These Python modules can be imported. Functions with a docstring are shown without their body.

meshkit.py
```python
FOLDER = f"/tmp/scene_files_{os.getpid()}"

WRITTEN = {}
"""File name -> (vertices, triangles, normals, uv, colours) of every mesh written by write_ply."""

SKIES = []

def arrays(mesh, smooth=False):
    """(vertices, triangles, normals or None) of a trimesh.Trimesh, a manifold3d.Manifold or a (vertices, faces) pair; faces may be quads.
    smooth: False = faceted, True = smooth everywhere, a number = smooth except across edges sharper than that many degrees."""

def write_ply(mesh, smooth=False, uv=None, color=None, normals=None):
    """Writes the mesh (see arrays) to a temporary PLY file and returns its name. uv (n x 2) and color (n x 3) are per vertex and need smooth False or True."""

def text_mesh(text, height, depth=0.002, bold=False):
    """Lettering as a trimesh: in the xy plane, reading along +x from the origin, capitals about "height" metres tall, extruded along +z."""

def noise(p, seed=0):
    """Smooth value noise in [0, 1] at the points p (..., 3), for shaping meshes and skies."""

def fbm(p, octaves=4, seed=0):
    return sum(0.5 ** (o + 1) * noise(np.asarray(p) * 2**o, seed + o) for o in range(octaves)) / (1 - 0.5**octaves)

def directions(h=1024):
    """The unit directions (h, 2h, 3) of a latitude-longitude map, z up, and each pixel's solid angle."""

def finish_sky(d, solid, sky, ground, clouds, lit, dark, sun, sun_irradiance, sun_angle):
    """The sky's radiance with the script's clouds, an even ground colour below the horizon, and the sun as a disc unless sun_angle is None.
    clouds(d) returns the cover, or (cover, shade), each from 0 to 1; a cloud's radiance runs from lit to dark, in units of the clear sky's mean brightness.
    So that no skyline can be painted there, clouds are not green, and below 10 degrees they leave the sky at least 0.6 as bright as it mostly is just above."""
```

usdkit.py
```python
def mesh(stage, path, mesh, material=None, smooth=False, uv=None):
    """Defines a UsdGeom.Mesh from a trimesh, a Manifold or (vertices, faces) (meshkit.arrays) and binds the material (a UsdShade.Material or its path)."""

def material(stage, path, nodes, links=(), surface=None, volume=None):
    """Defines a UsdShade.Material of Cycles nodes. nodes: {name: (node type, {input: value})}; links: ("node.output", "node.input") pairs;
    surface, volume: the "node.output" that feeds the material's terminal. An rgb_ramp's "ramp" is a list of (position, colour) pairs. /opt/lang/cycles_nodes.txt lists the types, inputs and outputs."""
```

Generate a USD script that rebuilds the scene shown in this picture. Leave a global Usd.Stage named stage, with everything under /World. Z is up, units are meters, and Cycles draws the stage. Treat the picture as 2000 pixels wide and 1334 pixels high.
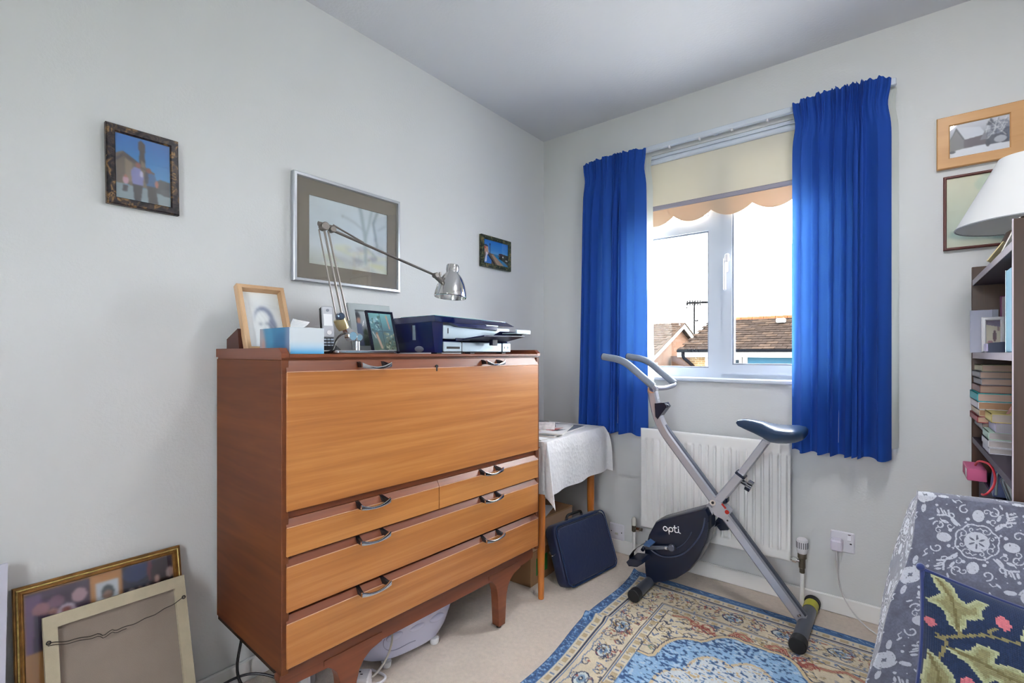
import math, random
import numpy as np, trimesh, shapely, usdkit, meshkit
from shapely.geometry import Polygon, LineString, Point, box as sbox
from shapely import affinity
from pxr import Usd, UsdGeom, UsdShade, UsdLux, Sdf, Gf, Vt

stage = Usd.Stage.CreateInMemory()
UsdGeom.SetStageUpAxis(stage, 'Z'); UsdGeom.SetStageMetersPerUnit(stage, 1.0)
UsdGeom.Xform.Define(stage, '/World'); UsdGeom.Scope.Define(stage, '/World/Looks')

# ------------------------------------------------------------------ camera, sky, exposure
EXPOSURE = 0.9
SKY = 5.0
FILL_LAMP = 28.0  # strength of the added ceiling fill light
cam = UsdGeom.Camera.Define(stage, '/World/camera')
cam.CreateFocalLengthAttr(17.0); cam.CreateHorizontalApertureAttr(36.0); cam.CreateVerticalApertureAttr(24.0)
cam.CreateVerticalApertureOffsetAttr(23.0 / 2000 * 36.0)
cam.CreateClippingRangeAttr((0.05, 400.0)); cam.CreateFStopAttr(0.0); cam.CreateExposureAttr(EXPOSURE)
YAW = math.degrees(math.atan(0.8))
cam.AddTranslateOp().Set((1.712, -2.4535, 1.096)); cam.AddRotateXYZOp().Set((90.0, 0.0, YAW))
dome = UsdLux.DomeLight.Define(stage, '/World/sky')
dome.CreateIntensityAttr(SKY); dome.CreateColorAttr((0.95, 0.98, 1.0))

# ------------------------------------------------------------------ helpers
def lin(h):
    if isinstance(h, str):
        h = h.lstrip('#'); c = np.array([int(h[i:i + 2], 16) for i in (0, 2, 4)]) / 255.0
        return np.where(c <= 0.04045, c / 12.92, ((c + 0.055) / 1.055) ** 2.4)
    return np.asarray(h, float)

used = {}
def numbered(path):
    n = used.get(path, -1) + 1; used[path] = n
    return path if n == 0 else f'{path}_{n:03d}'

LOOKS = {}
def look(name, nodes, links, surface):
    if name not in LOOKS:
        LOOKS[name] = usdkit.material(stage, '/World/Looks/' + name, nodes, links, surface)
    return LOOKS[name]

def pm(name, c, rough=0.5, metal=0.0, var=0.0, scale=12.0, bump=0.0, bscale=200.0, coat=0.0, sheen=0.0, stretch=(1, 1, 1), spec=0.5):
    """A principled look; var mixes two tones by noise, bump adds fine relief."""
    if name in LOOKS: return LOOKS[name]
    c = lin(c); nodes = {'p': ('principled_bsdf', {'base_color': tuple(c), 'roughness': rough, 'metallic': metal, 'coat_weight': coat, 'sheen_weight': sheen, 'specular_ior_level': spec})}
    links = []
    if var or bump:
        nodes['t'] = ('texture_coordinate', {}); nodes['m'] = ('mapping', {'scale': stretch}); links.append(('t.object', 'm.vector'))
    if var:
        nodes['n'] = ('noise_texture', {'scale': scale, 'detail': 5.0})
        nodes['r'] = ('rgb_ramp', {'ramp': [(0.3, tuple(c * (1 - var))), (0.7, tuple(np.minimum(c * (1 + var), 1)))]})
        links += [('m.vector', 'n.vector'), ('n.fac', 'r.fac'), ('r.color', 'p.base_color')]
    if bump:
        nodes['bn'] = ('noise_texture', {'scale': bscale, 'detail': 3.0}); nodes['b'] = ('bump', {'strength': 1.0, 'distance': bump})
        links += [('m.vector', 'bn.vector'), ('bn.fac', 'b.height'), ('b.normal', 'p.normal')]
    return look(name, nodes, links, 'p.BSDF')

def wood(name, dark, mid, light, scale, rough=0.38, coat=0.15, streak=0.5):
    """Wood grain: noise stretched by scale (x, y, z), with a broad tone over it."""
    d, m_, l = (tuple(lin(x)) for x in (dark, mid, light))
    nodes = {'t': ('texture_coordinate', {}), 'm': ('mapping', {'scale': scale}), 'n': ('noise_texture', {'scale': 1.0, 'detail': 7.0, 'roughness': 0.62, 'distortion': 0.4}),
             'r': ('rgb_ramp', {'ramp': [(0.28, d), (0.5, m_), (0.72, l)]}),
             'm2': ('mapping', {'scale': tuple(0.13 * s for s in scale)}), 'n2': ('noise_texture', {'scale': 1.0, 'detail': 3.0}), 'r2': ('rgb_ramp', {'ramp': [(0.3, d), (0.65, l)]}),
             'x': ('mix', {'mix_type': 'mix', 'fac': streak}), 'p': ('principled_bsdf', {'roughness': rough, 'coat_weight': coat, 'coat_roughness': 0.25}),
             'b': ('bump', {'strength': 0.25, 'distance': 0.0004})}
    links = [('t.object', 'm.vector'), ('m.vector', 'n.vector'), ('n.fac', 'r.fac'), ('t.object', 'm2.vector'), ('m2.vector', 'n2.vector'), ('n2.fac', 'r2.fac'),
             ('r.color', 'x.color1'), ('r2.color', 'x.color2'), ('x.color', 'p.base_color'), ('n.fac', 'b.height'), ('b.normal', 'p.normal')]
    return look(name, nodes, links, 'p.BSDF')

def printed(name, rough=0.5, sheen=0.0, translucent=0.0, bump=0.0, bscale=400.0):
    """A look that takes its colour from the mesh's own vertex colours (flat print, weave)."""
    nodes = {'a': ('attribute', {'attribute': 'Col'}), 'p': ('principled_bsdf', {'roughness': rough, 'sheen_weight': sheen})}
    links = [('a.color', 'p.base_color')]
    if bump:
        nodes['t'] = ('texture_coordinate', {}); nodes['bn'] = ('noise_texture', {'scale': bscale, 'detail': 3.0}); nodes['b'] = ('bump', {'strength': 1.0, 'distance': bump})
        links += [('t.object', 'bn.vector'), ('bn.fac', 'b.height'), ('b.normal', 'p.normal')]
    return look(name, nodes, links, 'p.BSDF')

class Thing:
    """An Xform under /World whose children are parts. World-space meshes are carried into its own space."""
    def __init__(self, name, label, cat, loc=(0, 0, 0), rotz=0.0, group=None, kind=None, path=None):
        self.path = path or numbered('/World/' + name)
        x = UsdGeom.Xform.Define(stage, self.path)
        self.M = np.eye(4); a = math.radians(rotz)
        self.M[:3, :3] = [[math.cos(a), -math.sin(a), 0], [math.sin(a), math.cos(a), 0], [0, 0, 1]]; self.M[:3, 3] = loc
        x.AddTranslateOp().Set(tuple(map(float, loc)))
        if rotz: x.AddRotateZOp().Set(float(rotz))
        self.prim = x.GetPrim(); meta(self.prim, label, cat, group, kind)
        self.inv = np.linalg.inv(self.M)
    def part(self, name, mesh, mat, smooth=30, local=False, parent=None, label=None, kind=None, col=None):
        v, f = vf(mesh)
        if not local: v = v @ self.inv[:3, :3].T + self.inv[:3, 3]
        p = numbered((str(parent) if parent else self.path) + '/' + name)
        define(p, (v, f), mat, smooth, col)
        pr = stage.GetPrimAtPath(p)
        if label: pr.SetCustomDataByKey('label', label)
        if kind: pr.SetCustomDataByKey('kind', kind)
        return p

def meta(prim, label=None, cat=None, group=None, kind=None):
    for k, v in (('label', label), ('category', cat), ('group', group), ('kind', kind)):
        if v: prim.SetCustomDataByKey(k, v)

def vf(mesh):
    if hasattr(mesh, 'to_mesh'):
        m = mesh.to_mesh(); return np.array(m.vert_properties[:, :3], float), np.array(m.tri_verts)
    if isinstance(mesh, tuple):
        v, f = np.asarray(mesh[0], float), np.asarray(mesh[1], int)
        if f.shape[1] == 4: f = np.vstack([f[:, [0, 1, 2]], f[:, [0, 2, 3]]])
        return v, f
    return np.array(mesh.vertices, float), np.array(mesh.faces)

def define(path, m, mat, smooth, col=None):
    u = usdkit.mesh(stage, path, m, mat, smooth=True if (col is not None and smooth) else smooth)
    if col is not None:
        UsdGeom.PrimvarsAPI(u).CreatePrimvar('Col', Sdf.ValueTypeNames.Color3fArray, 'vertex').Set(Vt.Vec3fArray.FromNumpy(np.asarray(col, np.float32).reshape(-1, 3)))
    return u

def solo(name, mesh, mat, label=None, cat=None, group=None, kind=None, smooth=30, col=None):
    p = numbered('/World/' + name); define(p, vf(mesh), mat, smooth, col); meta(stage.GetPrimAtPath(p), label, cat, group, kind); return p

# ---- shapes
def cat(*ms):
    vs, fs, n = [], [], 0
    for m in ms:
        v, f = vf(m); vs.append(v); fs.append(f + n); n += len(v)
    return np.vstack(vs), np.vstack(fs)
def moved(m, T):
    v, f = vf(m); T = np.asarray(T, float)
    return (v + T, f) if T.shape == (3,) else (v @ T[:3, :3].T + T[:3, 3], f)
def rot(axis, deg, at=(0, 0, 0)):
    return trimesh.transformations.rotation_matrix(math.radians(deg), axis, at)
def bx(lo, hi, b=0.0):
    lo, hi = np.minimum(lo, hi), np.maximum(lo, hi)
    if b <= 0:
        m = trimesh.creation.box(hi - lo); m.apply_translation((lo + hi) / 2); return vf(m)
    b = min(b, 0.49 * (hi - lo).min()); pts = []
    for s in np.ndindex(2, 2, 2):
        c = np.where(s, hi, lo); d = np.where(s, -1, 1) * b
        for k in range(3):
            q = c + d; q[k] = c[k]; pts.append(q)
    return hull(pts)
def hull(pts):
    return vf(trimesh.convex.convex_hull(np.asarray(pts, float)))
def frames(path):
    p = np.asarray(path, float); t = np.gradient(p, axis=0); t /= np.linalg.norm(t, axis=1, keepdims=True) + 1e-12
    a = np.array([0, 0, 1.0]) if abs(t[0, 2]) < 0.9 else np.array([0, 1.0, 0]); n = np.cross(t[0], a); n /= np.linalg.norm(n); N = []
    for k in range(len(p)):
        n = n - t[k] * (n @ t[k]); n /= np.linalg.norm(n) + 1e-12; N.append(n)
    N = np.array(N); return p, t, N, np.cross(t, N)
def loft(loops, closed=True, cap=True):
    L = np.asarray(loops, float); k, n = L.shape[:2]; v = L.reshape(-1, 3); f = []
    for i in range(k - 1):
        for j in range(n if closed else n - 1):
            a, b = i * n + j, i * n + (j + 1) % n; f.append((a, b, b + n)); f.append((a, b + n, a + n))
    if cap and closed:
        c0, c1 = len(v), len(v) + 1; v = np.vstack([v, L[0].mean(0), L[-1].mean(0)])
        for j in range(n):
            f.append((c0, (j + 1) % n, j)); f.append((c1, (k - 1) * n + j, (k - 1) * n + (j + 1) % n))
    return v, np.array(f)
def tube(path, r, n=12):
    p, t, N, B = frames(path); r = np.broadcast_to(r, len(p)); a = np.linspace(0, 2 * np.pi, n, endpoint=False)
    return loft([p[k] + r[k] * (np.cos(a)[:, None] * N[k] + np.sin(a)[:, None] * B[k]) for k in range(len(p))])
def cyl(a, b, r, r1=None, n=20, bev=0.0):
    a, b = np.asarray(a, float), np.asarray(b, float); r1 = r if r1 is None else r1
    if bev:
        d = (b - a) / np.linalg.norm(b - a)
        pts, rr = [a, a + d * bev, b - d * bev, b], [r - bev, r, r1, r1 - bev]
    else: pts, rr = [a, b], [r, r1]
    return tube(pts, rr, n)
def smoothpath(pts, n=40):
    from scipy.interpolate import CubicSpline
    p = np.asarray(pts, float); s = np.r_[0, np.cumsum(np.linalg.norm(np.diff(p, axis=0), axis=1))]
    return CubicSpline(s, p)(np.linspace(0, s[-1], n))
def rounded(pts, r, n=5):
    """A polyline with its corners rounded."""
    p = [np.asarray(q, float) for q in pts]; out = [p[0]]
    for a, b, c in zip(p, p[1:], p[2:]):
        u, w = a - b, c - b; k = min(r, np.linalg.norm(u) / 2.1, np.linalg.norm(w) / 2.1)
        s, e = b + u / np.linalg.norm(u) * k, b + w / np.linalg.norm(w) * k
        out += [(1 - t) ** 2 * s + 2 * t * (1 - t) * b + t * t * e for t in np.linspace(0, 1, n)]
    return np.array(out + [p[-1]])
def lathe(profile, n=32, at=(0, 0, 0), axis=None, cap=True):
    a = np.linspace(0, 2 * np.pi, n, endpoint=False)
    m = loft([np.c_[r * np.cos(a), r * np.sin(a), np.full(n, z)] for r, z in profile], cap=cap)
    if axis is not None: m = moved(m, trimesh.geometry.align_vectors([0, 0, 1], axis))
    return moved(m, np.asarray(at, float))
def prism(poly, h, plane='xy', at=0.0):
    """A shapely polygon extruded by h. plane xy: along z from at; xz: along y; yz: along x."""
    ms = []
    for g in getattr(poly, 'geoms', [poly]):
        v, f = vf(trimesh.creation.extrude_polygon(g, h, engine='earcut'))
        if plane == 'xz': v, f = np.c_[v[:, 0], v[:, 2] + at, v[:, 1]], f[:, ::-1]
        elif plane == 'yz': v = np.c_[v[:, 2] + at, v[:, 0], v[:, 1]]
        else: v = v + [0, 0, at]
        ms.append((v, f))
    return cat(*ms)
def bar(path, w, h, up=(0, 1, 0), b=0.004):
    """A rectangular tube with chamfered edges swept along a path: w along up, h across."""
    p = np.asarray(path, float); t = np.gradient(p, axis=0); t /= np.linalg.norm(t, axis=1, keepdims=True); up = np.asarray(up, float); L = []
    for k in range(len(p)):
        s = np.cross(t[k], up); s /= np.linalg.norm(s); u = np.cross(s, t[k]); W, H = w / 2, h / 2
        L.append([p[k] + x * u + y * s for x, y in ((W, -H + b), (W, H - b), (W - b, H), (-W + b, H), (-W, H - b), (-W, -H + b), (-W + b, -H), (W - b, -H))])
    return loft(L)
def grid(P):
    """A sheet from a (rows, columns, 3) array of points."""
    P = np.asarray(P, float); r, c = P.shape[:2]; i = np.arange(r * c).reshape(r, c)
    return P.reshape(-1, 3), np.c_[i[:-1, :-1].ravel(), i[1:, :-1].ravel(), i[1:, 1:].ravel(), i[:-1, 1:].ravel()]

class Print:
    """Flat print or weave on a grid of w by h metres, painted with vector shapes in metres from the lower left corner."""
    def __init__(s, w, h, step, bg='#ffffff'):
        s.w, s.h, s.nx, s.ny = w, h, max(2, int(round(w / step))), max(2, int(round(h / step)))
        s.X, s.Y = np.meshgrid(np.linspace(0, w, s.nx + 1), np.linspace(0, h, s.ny + 1)); s.C = np.empty(s.X.shape + (3,)); s.C[:] = lin(bg)
    def fill(s, shape, c, a=1.0):
        if shape.is_empty: return s
        x0, y0, x1, y1 = shape.bounds; i0, i1 = np.searchsorted(s.Y[:, 0], [y0, y1 + 1e-9]); j0, j1 = np.searchsorted(s.X[0], [x0, x1 + 1e-9])
        if i1 > i0 and j1 > j0:
            shapely.prepare(shape); m = shapely.contains_xy(shape, s.X[i0:i1, j0:j1], s.Y[i0:i1, j0:j1]); S = s.C[i0:i1, j0:j1]; S[m] = S[m] * (1 - a) + lin(c) * a
        return s
    def poly(s, pts, c, a=1.0): return s.fill(Polygon([(x * s.w, y * s.h) for x, y in pts]).buffer(0), c, a)
    def ell(s, x, y, rx, ry, c, a=1.0, r=0): return s.fill(affinity.rotate(affinity.scale(Point(x * s.w, y * s.h).buffer(1.0), rx * s.w, ry * s.h), r), c, a)
    def line(s, pts, wd, c, a=1.0): return s.fill(LineString([(x * s.w, y * s.h) for x, y in pts]).buffer(wd * s.w / 2), c, a)
    def vgrad(s, stops):
        y = s.Y / s.h; s.C = np.stack([np.interp(y, [q[0] for q in stops], [lin(q[1])[k] for q in stops]) for k in range(3)], -1); return s
    def mottle(s, scale, amp, seed=0):
        n = meshkit.fbm(np.stack([s.X * scale, s.Y * scale, np.zeros_like(s.X)], -1), 4, seed); s.C = np.clip(s.C * (1 + amp * 2 * (n[..., None] - 0.5)), 0, 1); return s
    def deep(s, g=1.3): s.C = s.C ** g; return s
    def soft(s, k=1.0):
        from scipy.ndimage import gaussian_filter
        s.C = np.stack([gaussian_filter(s.C[..., i], k) for i in range(3)], -1); return s
    def on(s, o, ux, uy, bumpz=None):
        o, ux, uy = (np.asarray(q, float) for q in (o, ux, uy)); P = o + s.X[..., None] * ux + s.Y[..., None] * uy
        if bumpz is not None: P = P + bumpz[..., None] * np.cross(ux, uy)
        v, f = grid(P); return (v, f[:, ::-1] if True else f), s.C.reshape(-1, 3)
# a sheet painted by Print must face ux x uy; grid() winds the other way, hence the flip above

C0 = np.array([1.712, -2.4535, 1.096])

# ------------------------------------------------------------------ looks
WHITE_PAINT = pm('white_paint', '#e9e9ea', 0.45)
UPVC = pm('white_upvc', '#ccd5e3', 0.3)
WALL = pm('wall_paint', '#d3d5d8', 0.9, var=0.012, scale=2.0, bump=0.0006, bscale=120)
CEIL = pm('ceiling_paint', '#d5d7de', 0.95, bump=0.0008, bscale=90)
CARPET = pm('beige_carpet', '#dccdc0', 0.95, var=0.06, scale=60, bump=0.004, bscale=450, sheen=0.2)
CHROME = pm('chrome', '#d8d8da', 0.12, 1.0)
NICKEL = pm('brushed_nickel', '#85807c', 0.4, 1.0)
STEEL = pm('dark_steel', '#3c3c40', 0.35, 1.0)
BLACK = pm('black_plastic', '#10131a', 0.35)
RUBBER = pm('black_rubber', '#15171c', 0.6)
WHITE_PL = pm('white_plastic', '#e6e4ea', 0.35)
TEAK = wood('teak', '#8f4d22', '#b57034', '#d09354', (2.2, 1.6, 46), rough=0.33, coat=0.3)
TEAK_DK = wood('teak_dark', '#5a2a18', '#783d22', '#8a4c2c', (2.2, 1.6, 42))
TEAK_SHADED = wood('teak_shaded', '#4a200d', '#6a3212', '#7d441b', (2.0, 1.6, 30), rough=0.6, coat=0.0)  # teak darkened so the bureau side's shade sits in its colour
PALE_WOOD = wood('pale_wood', '#b98f68', '#cfa880', '#d9b690', (14, 14, 3), rough=0.5)
OAK = wood('oak_frame', '#b9854f', '#c9975f', '#d3a470', (3, 20, 20), rough=0.5)
ORANGE_WOOD = wood('orange_wood', '#a5561c', '#c06d28', '#cf8038', (20, 20, 2.5), rough=0.35)
ROSEWOOD = wood('dark_rosewood', '#22140f', '#44291d', '#5d3c29', (16, 16, 2.2), rough=0.4, streak=0.4)
PRINT = printed('photo_print', 0.4)
PAPER_PRINT = printed('paper_print', 0.75)
def pane_look(name, tint):
    """Clear sheet: see-through, mirroring more towards grazing view (Schlick), alike from both sides."""
    return look(name, {'w': ('layer_weight', {'blend': 0.5}), 'q': ('math', {'math_type': 'power', 'value2': 5.0}), 'k': ('math', {'math_type': 'multiply_add', 'value2': 0.92, 'value3': 0.035}),
                       't': ('transparent_bsdf', {'color': tint}), 'g': ('glossy_bsdf', {'roughness': 0.0, 'color': (1, 1, 1)}), 'x': ('mix_closure', {})},
                [('w.facing', 'q.value1'), ('q.value', 'k.value1'), ('k.value', 'x.fac'), ('t.BSDF', 'x.closure1'), ('g.BSDF', 'x.closure2')], 'x.closure')
GLASS = pane_look('window_glass', (0.985, 0.992, 0.99)); PICGLASS = pane_look('picture_glass', (0.985, 0.985, 0.985))
def cloth(name, c, trans, tc=None, rough=0.85, sheen=0.3, bump=0.0006, bscale=600, stretch=(1, 1, 1)):
    c = lin(c); tc = c if tc is None else lin(tc)
    return look(name, {'p': ('principled_bsdf', {'base_color': tuple(c), 'roughness': rough, 'sheen_weight': sheen, 'sheen_roughness': 0.35, 'sheen_tint': tuple(np.minimum(c * 1.3 + 0.05, 1))}), 't': ('translucent_bsdf', {'color': tuple(tc)}), 'x': ('mix_closure', {'fac': trans}),
                       'o': ('texture_coordinate', {}), 'm': ('mapping', {'scale': stretch}), 'n': ('noise_texture', {'scale': bscale, 'detail': 2.0}), 'b': ('bump', {'distance': bump})},
                [('o.object', 'm.vector'), ('m.vector', 'n.vector'), ('n.fac', 'b.height'), ('b.normal', 'p.normal'), ('p.BSDF', 'x.closure1'), ('t.BSDF', 'x.closure2')], 'x.closure')

# ------------------------------------------------------------------ the room
XR, YB, H = 2.36, -3.55, 2.4
OX0, OX1, OZ0, OZ1 = 0.50, 1.56, 0.955, 2.135
def wall_with_hole(poly, holes, plane, at, h):
    p = poly
    for q in holes: p = p.difference(q)
    return prism(p, h, plane, at)
solo('floor', bx((-0.1, YB - 0.1, -0.12), (XR + 0.1, 0.27, 0.0)), CARPET, 'beige carpet over the whole floor', 'floor', kind='structure')
solo('ceiling', bx((-0.1, YB - 0.1, H), (XR + 0.1, 0.27, H + 0.1)), CEIL, 'plain white ceiling', 'ceiling', kind='structure')
solo('wall_left', bx((-0.1, YB - 0.1, 0), (0, 0.0, H)), WALL, 'off white wall behind the teak bureau', 'wall', kind='structure')
solo('wall_window', wall_with_hole(sbox(-0.1, 0, XR + 0.1, H), [sbox(OX0, OZ0, OX1, OZ1)], 'xz', 0.0, 0.27), WALL, 'off white wall with the window opening', 'wall', kind='structure')
RW0, RW1 = 1.30, 1.80
solo('wall_right', bx((XR, YB - 0.1, 0), (XR + 0.1, 0.0, H)), WALL, 'off white wall behind the bookcase', 'wall', kind='structure')
solo('wall_back', wall_with_hole(sbox(0, 0, XR, H), [sbox(RW0, 0.95, RW1, 2.05)], 'xz', YB - 0.1, 0.1), WALL, 'off white wall at the back of the room', 'wall', kind='structure')
def skirting(name, a, b, lab):
    solo(name, bx(a, b, 0.004), WHITE_PAINT, lab, 'baseboard', kind='structure')
skirting('baseboard_window', (0.0, -0.014, 0), (XR, 0.0, 0.072), 'white baseboard under the window wall')
skirting('baseboard_left', (0.0, YB, 0), (0.014, -0.014, 0.072), 'white baseboard along the left wall')
skirting('baseboard_right', (XR - 0.014, YB, 0), (XR, -0.014, 0.072), 'white baseboard along the right wall')

# the window: frame, fixed lower pane, fanlight, opening casement
win = Thing('window_1', 'white plastic window with one tall opening casement', 'window', ((OX0 + OX1) / 2, 0.05, OZ0), kind='structure')
Y0, Y1 = 0.055, 0.115
fr = sbox(OX0, OZ0, OX1, OZ1).difference(sbox(OX0 + 0.05, 1.022, 0.967, 1.712)).difference(sbox(OX0 + 0.05, 1.785, 0.967, OZ1 - 0.05)).difference(sbox(1.050, 1.008, OX1 - 0.062, OZ1 - 0.062))
win.part('window_frame', prism(fr, Y1 - Y0, 'xz', Y0), UPVC)
for z0, z1 in ((1.022, 1.712), (1.785, OZ1 - 0.05)):
    g = sbox(OX0 + 0.05, z0, 0.967, z1)
    win.part('glazing_bead', prism(g.difference(g.buffer(-0.007, join_style=2)), 0.02, 'xz', 0.066), pm('grey_gasket', '#8b93a3', 0.6))
    win.part('pane', bx((OX0 + 0.05, 0.083, z0), (0.967, 0.087, z1)), GLASS)
sash = sbox(1.036, 0.994, OX1 - 0.049, OZ1 - 0.049); hole = sbox(1.081, 1.040, OX1 - 0.095, OZ1 - 0.095)
s_ = win.part('casement', prism(sash.difference(hole), 0.062, 'xz', 0.04), UPVC)
win.part('pane', bx((1.081, 0.07, 1.040), (OX1 - 0.095, 0.074, OZ1 - 0.095)), GLASS, parent=s_)
win.part('glazing_bead', prism(hole.difference(hole.buffer(-0.007, join_style=2)), 0.02, 'xz', 0.046), pm('grey_gasket', '#8b93a3', 0.6), parent=s_)
win.part('window_handle', cat(bx((1.046, 0.012, 1.49), (1.066, 0.04, 1.56), 0.005), bx((1.049, 0.0, 1.40), (1.063, 0.014, 1.55), 0.005), bx((1.058, -0.004, 1.535), (1.078, 0.01, 1.575), 0.005)), WHITE_PL, parent=s_)
win.part('sill_board', bx((OX0 - 0.03, -0.022, 0.955), (OX1 + 0.03, 0.06, 0.976), 0.005), UPVC)
# unseen window added in the back wall to let in fill light
w2 = Thing('window_2', 'added white plastic window in the back wall, lets in fill light', 'window', ((RW0 + RW1) / 2, YB - 0.05, 0.95), kind='structure')
g2 = sbox(RW0, 0.95, RW1, 2.05)
w2.part('window_frame', prism(g2.difference(g2.buffer(-0.05, join_style=2)), 0.06, 'xz', YB - 0.09), UPVC)
w2.part('pane', bx((RW0 + 0.05, YB - 0.062, 1.0), (RW1 - 0.05, YB - 0.058, 2.0)), GLASS)

# unseen ceiling light added above the view to fill the room
cl_ = Thing('fill_light', 'added opal bowl light on the ceiling out of view, fills the room', 'lamp', (1.80, -1.22, H))
cl_.part('bowl', lathe([(0.0, H - 0.105), (0.06, H - 0.10), (0.12, H - 0.075), (0.155, H - 0.03), (0.16, H - 0.012)], 40, (1.80, -1.22, 0)), look('fill_glow', {'e': ('emission', {'color': (1.0, 0.97, 0.95), 'strength': FILL_LAMP})}, [], 'e.emission'))
cl_.part('rim', lathe([(0.16, H), (0.172, H), (0.174, H - 0.02), (0.165, H - 0.03), (0.158, H - 0.014)], 40, (1.80, -1.22, 0)), WHITE_PL)

# ------------------------------------------------------------------ outside
solo('ground', bx((-60, 0.6, -1.7), (60, 90, -1.5)), pm('pale_paving', '#c4c2bc', 0.95, spec=0.0, var=0.1, scale=2), 'pale paving beyond the window', 'ground', kind='structure')
solo('back_ground', bx((-60, -60, -1.7), (60, YB - 0.4, -1.5)), pm('grass_ground', '#6d7a58', 0.95, spec=0.0), 'grass behind the house', 'ground', kind='structure')
TILE = pm('roof_tile', '#221c19', 0.9, spec=0.0, var=0.35, scale=7.0)
TILE2 = pm('roof_tile_weathered', '#2b231e', 0.9, spec=0.0, var=0.35, scale=5.0)
TERRA = pm('ridge_tile', '#50301f', 0.9, spec=0.0, var=0.25, scale=6.0)
RENDER = pm('pink_render', '#4d3b31', 0.95, spec=0.0, var=0.08, scale=2)
GUT = pm('black_gutter', '#06070a', 0.9, spec=0.0)
FASCIA = pm('white_fascia', '#7c7c7c', 0.5, spec=0.0)
def at(dx, dy, z): return np.array([C0[0] + dx, C0[1] + dy, z])
rng = random.Random(4)
# right house
hr = Thing('bungalow', 'low house with brown tiled roof, white fascia and blue panel, right of the aerial', 'house', tuple(at(-3, 20, -1.5)))
EZ, RZ, EY, RY = 1.235, 2.53, 18.0, 22.0; HX0 = -6.47; HX1 = 3.0
slope = np.array([0, RY - EY, RZ - EZ]); sl = np.linalg.norm(slope); sd = slope / sl; nrm = np.array([0, -sd[2], sd[1]])
roofdeck = Polygon([(C0[1] + EY + .05, EZ - 0.10), (C0[1] + EY + .05, EZ - 0.06), (C0[1] + RY, RZ - 0.06), (C0[1] + 26 - .05, EZ - 0.06), (C0[1] + 26 - .05, EZ - 0.10), (C0[1] + RY, RZ - 0.12)])
hr.part('roof_deck', prism(roofdeck, HX1 - HX0, 'yz', C0[0] + HX0), TILE)
rows, tw = 14, 0.36
rest = []
for r in range(rows):
    for q in range(int((HX1 - HX0) / tw)):
        x0 = HX0 + q * tw + (0.5 * tw if r % 2 else 0)
        if r % 2 and q == int((HX1 - HX0) / tw) - 1: continue
        a = sd * (r * sl / rows); lift = 0.035 + rng.uniform(-0.008, 0.01)
        o = at(x0, EY, EZ) + a - sd * 0.03
        P = [o + u * np.array([tw - 0.012, 0, 0]) + w * sd * (sl / rows + 0.03) + nrm * h for u in (0, 1) for w in (0, 1) for h in ((lift - 0.03, lift) if w == 0 else (-0.025, 0.004))]
        m = hull(P)
        if -6.6 < x0 < -2.0: hr.part('roof_tile', m, TILE if rng.random() < 0.7 else TILE2, smooth=False)
        else: rest.append(m)
hr.part('roof_tiles', cat(*rest), TILE, smooth=False, kind='stuff')
for q in range(22):
    x0 = HX0 + q * 0.43
    hr.part('ridge_tile', prism(affinity.translate(Point(0, 0).buffer(0.12), C0[1] + RY, RZ - 0.03), 0.415, 'yz', C0[0] + x0), TERRA)
hr.part('gutter', bx(at(HX0, EY - 0.12, EZ - 0.10), at(HX1, EY - 0.02, EZ - 0.0), 0.02), GUT)
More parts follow.
